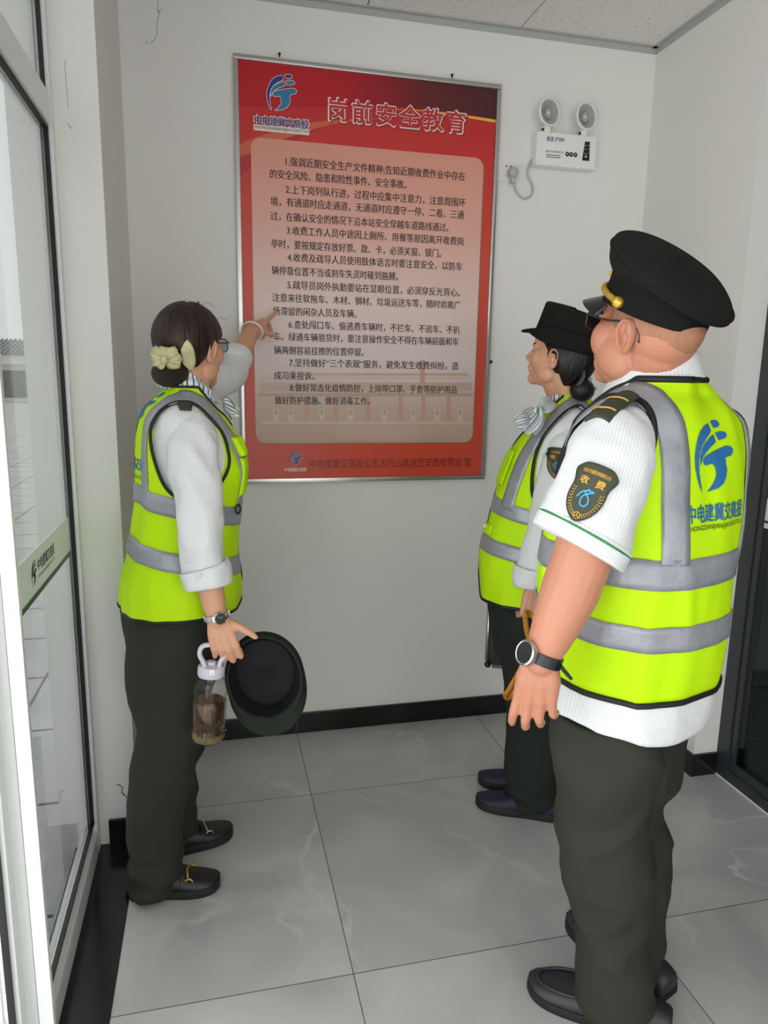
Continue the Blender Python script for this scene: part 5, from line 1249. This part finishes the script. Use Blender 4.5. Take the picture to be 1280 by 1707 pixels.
# ------------------------------------------------------------------ man in the peaked cap, nearest the camera
def man():
    person = thing('person', 'man in black peaked cap, short-sleeved shirt and lime vest, back to the camera', 'person', (.88, 1.31, 0))
    F = hz((-.37, .93)); Y = 1.30
    T = Torso(F, Y, [(1225, 912, 1150, .18), (1120, 920, 1188, .185), (1020, 900, 1198, .187), (946, 903, 1206, .187), (893, 915, 1216, .188), (798, 938, 1226, .195), (745, 956, 1231, .196), (700, 982, 1226, .182), (674, 1000, 1204, .145), (656, 1015, 1184, .115), (640, 1024, 1172, .086), (620, 1030, 1163, .076)], 2.4)
    L = T.L; fold = cloth_fold(.011, 12.3, 8.0, 1.8)
    H, A, C = frame(P(1077, 556, 1.30), (-.35, .937), 14); k = 1.03
    FL = hz((-.80, .6))
    hips = leg_rings(F, 1.30, [(1140, 945, 1140, .14), (1200, 935, 1144, .155), (1250, 930, 1134, .155), (1300, 936, 1110, .12)])
    near = leg_rings(FL, 1.24, [(1190, 928, 1096, .085), (1235, 918, 1096, .098), (1282, 922, 1090, .102), (1340, 929, 1084, .098), (1393, 935, 1083, .096), (1475, 947, 1084, .092), (1525, 964, 1084, .090), (1560, 960, 1083, .09), (1607, 955, 1081, .09), (1645, 957, 1081, .092), (1668, 962, 1080, .09)], 48, 66)
    far = leg_rings(FL, 1.36, [(1190, 985, 1150, .085), (1246, 990, 1143, .096), (1295, 990, 1120, .094), (1344, 988, 1110, .09), (1410, 985, 1111, .088), (1508, 985, 1108, .086), (1580, 985, 1103, .085), (1625, 988, 1101, .085), (1640, 990, 1100, .084)], 48, 60)
    g = G(); head_parts(g, H, A, k, True, True, True); nb = T.ring(11)[:3]
    g.cone(H((-.032, 0, -.035)), nb - Z * .02 - F * .0, .060, .060); g.cone(H((.005, 0, -.07)), nb - Z * .02 + F * .02, .058, .058); g.ball(H((.02, 0, -.085)), (.05, .05, .035), A)
    g.grid(T.shell(0, 11, -.03, 24, 44), 0, True, True, True)
    sh = P(1022, 715, 1.17); el = P(972, 925, 1.13); wr = P(903, 1098, 1.12)
    limb(g, [(P(1018, 755, 1.18), .045), (P(1000, 815, 1.145), .060), (el, .0535), (P(950, 985, 1.125), .053), (P(925, 1045, 1.12), .043), (P(908, 1085, 1.12), .034), (wr, .0315)])
    hand(g, wr, P(893, 1163, 1.142) - wr, np.array((-.60, -.78, .10)), 1, 1.06, curls=[(-4, 22, 20), (2, 26, 24), (6, 30, 26), (10, 36, 28)], spread=4, thumb_pose=(30, 62, .25), palm_t=.0155)
    s2 = T.ring(6.8)[:3] - L * .135; e2 = s2 + F * .10 - Z * .27; w2 = e2 + F * .15 - Z * .18; limb(g, [(s2, .045), (e2, .05), (w2, .032)])
    hand(g, w2, (-.1, .1, -1), np.array((.5, .86, .1)), -1, 1.04, curl=(30, 40, 28))
    leg_core(g, near); leg_core(g, far)
    finish_body(person, g, .0032, None, 'skin_man', k, H, A)
    line = pl([(-.12, -.050), (-.07, -.046), (-.045, -.025), (-.02, .012), (.02, .020), (.05, .03), (.1, .08)])
    build('hair', G().grid(hair_shell(H, k, (.0985, .0755, .0835), (-.014, 0, .022), line, .05, .93, 0), 0, True, True, True), 'stubble', person)
    spectacles(person, H, A, k, 'tinted_lens', 'frame_metal', .006, .010)
    # peaked cap
    Hc, Ac, _ = frame(H((-.004, 0, .038)), (-.35, .937), 23); n = 96; ang = np.arange(n) * 2 * math.pi / n
    def ringp(rx, ry, z, x0=0, shear=0): return [Hc((x0 + rx * math.cos(a), ry * math.sin(a), z + shear * (x0 + rx * math.cos(a)))) for a in ang]
    band = [ringp(.102, .086, -.002), ringp(.108, .091, -.002), ringp(.1095, .092, .0), ringp(.110, .093, .02), ringp(.111, .094, .046, 0, .06), ringp(.106, .09, .048, 0, .06)]
    cap = build('peaked_cap', G().grid(np.array(band), 0, True), 'cap_black', person, angle=60)
    R = catmull([(.108, .092, .044, 0, .06), (.116, .101, .051, -.002, .09), (.126, .115, .060, -.004, .15), (.1325, .124, .070, -.006, .22), (.134, .126, .078, -.006, .30), (.129, .121, .090, -.006, .30), (.105, .097, .103, -.004, .28), (.064, .058, .110, 0, .26), (.004, .004, .112, 0, .26)], 40)
    build('crown', G().grid(np.array([[Hc((x0 + rx * math.cos(a), ry * math.sin(a), z + sh_ * (x0 + rx * math.cos(a)) - (.010 * max(0, -math.cos(a)) ** 2 if z > .06 else 0))) for a in ang] for rx, ry, z, x0, sh_ in R]), 0, True, False, True), 'cap_cloth', cap)
    build('seam', G().tube(ringp(.1345, .1265, .076, -.006, .30), .0028, closed=True, n=8), 'cap_cloth', cap)
    vr = []
    for t in np.linspace(0, 1, 10):
        vr.append([Hc(((.109 + .050 * t * max(0, math.cos(a * 1.0)) ** .8) * math.cos(a), (.092 + .020 * t * max(0, math.cos(a)) ** .8) * math.sin(a), .002 - .026 * t - .012 * (1 - math.cos(a)))) for a in np.linspace(-1.12, 1.12, 40)])
    build('visor', G().grid(np.array(vr), 0, False), 'visor_black', cap, solid=.003)
    gt = [Hc(((.114) * math.cos(a), .097 * math.sin(a), .010 + .012 * math.cos(a))) for a in np.linspace(-1.42, 1.42, 60)]
    gb = G().tube(gt, .0066, n=8)
    for q in range(0, 60): gb.ball(gt[q], .0070, nu=8, nv=6)
    build('gold_braid', gb, 'gold', cap)
    for s in (1, -1): build('button', G().ball(gt[0 if s < 0 else -1], .0115), 'gold', cap)
    bg_ = G().ball(Hc((.118, 0, .042)), (.006, .017, .020), Ac); 
    for q in range(7): bg_.ball(Hc((.119, .02 * math.cos(q * .9), .042 + .022 * math.sin(q * .9))), .005)
    build('cap_badge', bg_, 'gold', cap)
    # shirt: body with the tail showing below the vest, collar, short sleeves
    rows = T.shell(.0, 10.9, -.010, 60, 72, fold)
    tail = []
    for t in np.linspace(0, 1, 16):
        row = []
        for j in range(72):
            u = 360 * j / 72; dip = .16 * (.5 - .5 * math.cos(math.radians(2 * u)))
            row.append(T.S(u, 1.25 * t + (dip + .50) * (1 - t), .020 * (1 - t) - .006, fold))
        tail.append(row)
    sg = G().grid(np.vstack([np.array(tail), rows[8:]]), 0, True); shirt = build('shirt', sg, 'shirt_body', person, solid=.002)
    cl_g = []; cN = P(1092, 634, 1.315)
    for dr, dz in ((.000, -.030), (.001, .0), (.003, .014), (.009, .013), (.017, -.012), (.024, -.034)):
        row = []
        for j in range(72):
            a = 2 * math.pi * j / 72; c_, s_ = math.cos(a), math.sin(a); row.append(cN + F * (.006 + (.076 + dr * (1 + .8 * max(0, c_))) * c_) + L * (.074 + dr * (1 + .8 * max(0, s_))) * s_ + Z * (.008 + dz * (1 + (.5 * max(0, s_ + c_) if dz < -.01 and dr > 0 else 0)) - .034 * c_ - .006 * max(0, s_)))
        cl_g.append(row)
    build('collar', G().grid(np.array(catmull(np.array(cl_g).reshape(6, -1), 18)).reshape(18, 72, 3), 0, True, uvs=(1, 1)), 'shirt_cloth', shirt, solid=.002)
    sl = G(); cuffc = P(966, 902, 1.125); ps = [(P(1036, 706, 1.24), .034), (P(1030, 718, 1.205), .056), (P(1020, 748, 1.17), .074), (P(1008, 790, 1.145), .081), (P(992, 840, 1.13), .083), (P(976, 880, 1.125), .084), (cuffc, .085)]; cax = unit(P(966 - 50, 902 + 85, 1.125) - cuffc)
    srings = sleeve(sl, ps, 60, 48, 21.0, .005, tilt=(cax, .55)); s_bv = BVHTree.FromPolygons([Vector(p) for p in sl.v], sl.f)
    build('sleeve', sl, 'shirt_cloth', shirt, solid=.002); sl = G(); sleeve(sl, [(s2 + L * .05, .04), (s2, .052), ((s2 + e2) / 2, .062), (e2 + Z * .06, .066)], 30, 32, 4.0, .004); build('sleeve', sl, 'shirt_cloth', shirt, solid=.002)
    hem = G(); sleeve(hem, [(cuffc - cax * .022, .0835), (cuffc - cax * .0215, .0875), (cuffc, .0885), (cuffc + cax * .010, .0885), (cuffc + cax * .011, .083)], 14, 48, 21.0, .003); cu = build('cuff', hem, 'shirt_cloth', shirt, solid=.002)
    th = G(); e1 = unit(np.cross(cax, (0, 0, 1))); e3 = np.cross(cax, e1); th.tube([cuffc - cax * .015 + (e1 * math.cos(q) + e3 * math.sin(q)) * .0895 for q in np.arange(48) * math.pi / 24], .0022, closed=True, n=6); build('piping', th, 'green_thread', cu)
    # shoulder mark
    e0 = [P(1044, 668, 1.22), P(1026, 680, 1.19), P(1008, 694, 1.165), P(994, 710, 1.15)]
    epg = G(); ew = F * 1.0; pts = catmull(e0, 14); rows_ = []
    for i, p in enumerate(pts): rows_.append([p + ew * .027 * s + Z * (.017 - .010 * s * s) for s in np.linspace(-1, 1, 9)])
    ep = build('epaulette', G().grid(np.array(rows_), 0, False), 'epaulette', shirt, solid=.006)
    for q in (4, 9):
        cg_ = G().tube([pts[q] + ew * .025 * s + Z * (.0225 - .010 * s * s) + (pts[q + 1] - pts[q]) * (1.2 * (1 - abs(s))) for s in np.linspace(-1, 1, 9)], .0036, n=8, flat=(Z, .5)); build('chevron', cg_, 'gold_thread', ep)
    # vest
    tz = T.t_of_z; tb1, tb2 = 3.55, 2.1
    zt, zb = P(1035, 672, 1.2)[2], P(1059, 868, 1.12)[2]; tt, tbm = 8.75, tz(zb); tc, rt = (tt + tbm) / 2, (tt - tbm) / 2
    spec = dict(hem=1.06, neck=10.35, v=4.5, vw=95, round=.5, gap=3, hole=[(90, tc, 40, rt), (270, tc, 40, rt)], pipe=.007, tape=[
        ([(u, tb1) for u in np.linspace(6, 354, 30)], .052), ([(u, tb2) for u in np.linspace(6, 354, 30)], .052),
        ([(148, tb1 + .3), (147, 4.6), (146, 5.8), (141, 7.0), (130, 8.2), (112, 9.1), (92, 9.4), (75, 8.8), (60, 7.8), (47, 6.5), (38, 5.2), (34, tb1)], .058), ([(212, tb1 + .3), (213, 4.6), (214, 5.8), (219, 7.0), (230, 8.2), (248, 9.1), (268, 9.4), (285, 8.8), (300, 7.8), (313, 6.5), (322, 5.2), (326, tb1)], .058)])
    vest, bv = make_vest(person, T, 'vest', spec, fold)
    hb_ = bv.ray_cast(Vector(CAM.tolist()), Vector(unit(P(1184, 775, 1.3) - CAM).tolist()), 5); c_bk = np.array(hb_[0]); fn = surface_fn(bv, c_bk, L * -1, Z, F, .0035); lg = G(); put_emblem(lg, fn, -.046, -.050, .132, fine=True)
    put_text(lg, '中电建冀交高投', fn, -.072, .105, -.088, .034, .02, dn=(-F) * .00004); put_text(lg, 'ZHONGDIANJIANJIJIAOGAOTOU', fn, -.074, .107, -.116, .0125, .0, 1)
    build('lettering', lg, ['print_blue', 'ink'], vest, False)
    # arm badge on the sleeve
    pb = P(981, 822, 1.06); h = s_bv.ray_cast(Vector((pb - unit(pb - CAM) * .2).tolist()), Vector(unit(pb - CAM).tolist()), 1)
    hit = np.array(h[0]); nn = np.array(h[1]); nn = nn if nn @ (CAM - hit) > 0 else -nn
    nn = unit(nn * .3 + unit(CAM - hit) * .7 + np.array((-.15, 0, 0))); up_ = P(1002, 780, 1.06) - P(964, 862, 1.06)
    sleeve_badge(shirt, hit + nn * .004, nn, up_, .103, s_bv)
    # trousers and shoes
    trousers(person, [hips, near, far], 'trouser_green', 2.0, .017, .0075)
    shoe(person, 'shoe', (.985, 1.185, 0), (.722, 1.385, 0), .108, ('shoe_grey', 'shoe_sole'), dict(sole=.022, moc=True)); shoe(person, 'shoe', (1.045, 1.275, 0), (.93, 1.565, 0), .108, ('shoe_grey', 'shoe_sole'), dict(sole=.022, moc=True))
    # watch
    ax_ = unit(P(925, 1045, 1.12) - wr); wc = wr + ax_ * .004; wg = G(); ring_band(wg, wc, ax_, .0335, .022, .0035); wg.obox(wc + unit(P(940, 1118, 1.10) - wc) * .045, [unit((1, 0, -1.2)), unit((0, 1, 0)), unit((1.2, 0, 1))], (.018, .010, .003), bev=.001)
    wt = build('wristwatch', wg, 'watch_black', person, angle=50)
    dn = unit((-.97, -.22, .1)); dn = unit(dn - ax_ * (dn @ ax_)); dc = wc + dn * .040; e1 = unit(np.cross(dn, ax_))
    build('watch_case', G().lathe([(.002, -.006), (.0225, -.006), (.024, -.002), (.0235, .005), (.021, .007), (.0195, .0062)], dc, [e1, ax_, dn], cap0=True, n=48), 'silver', wt, angle=45); build('watch_screen', G().lathe([(.0202, .0060), (.0001, .0066)], dc, [e1, ax_, dn]), 'watch_black', wt)
    build('crown_button', G().tube([dc + e1 * .022, dc + e1 * .028], .003), 'silver', wt)
    return person
M1 = man()
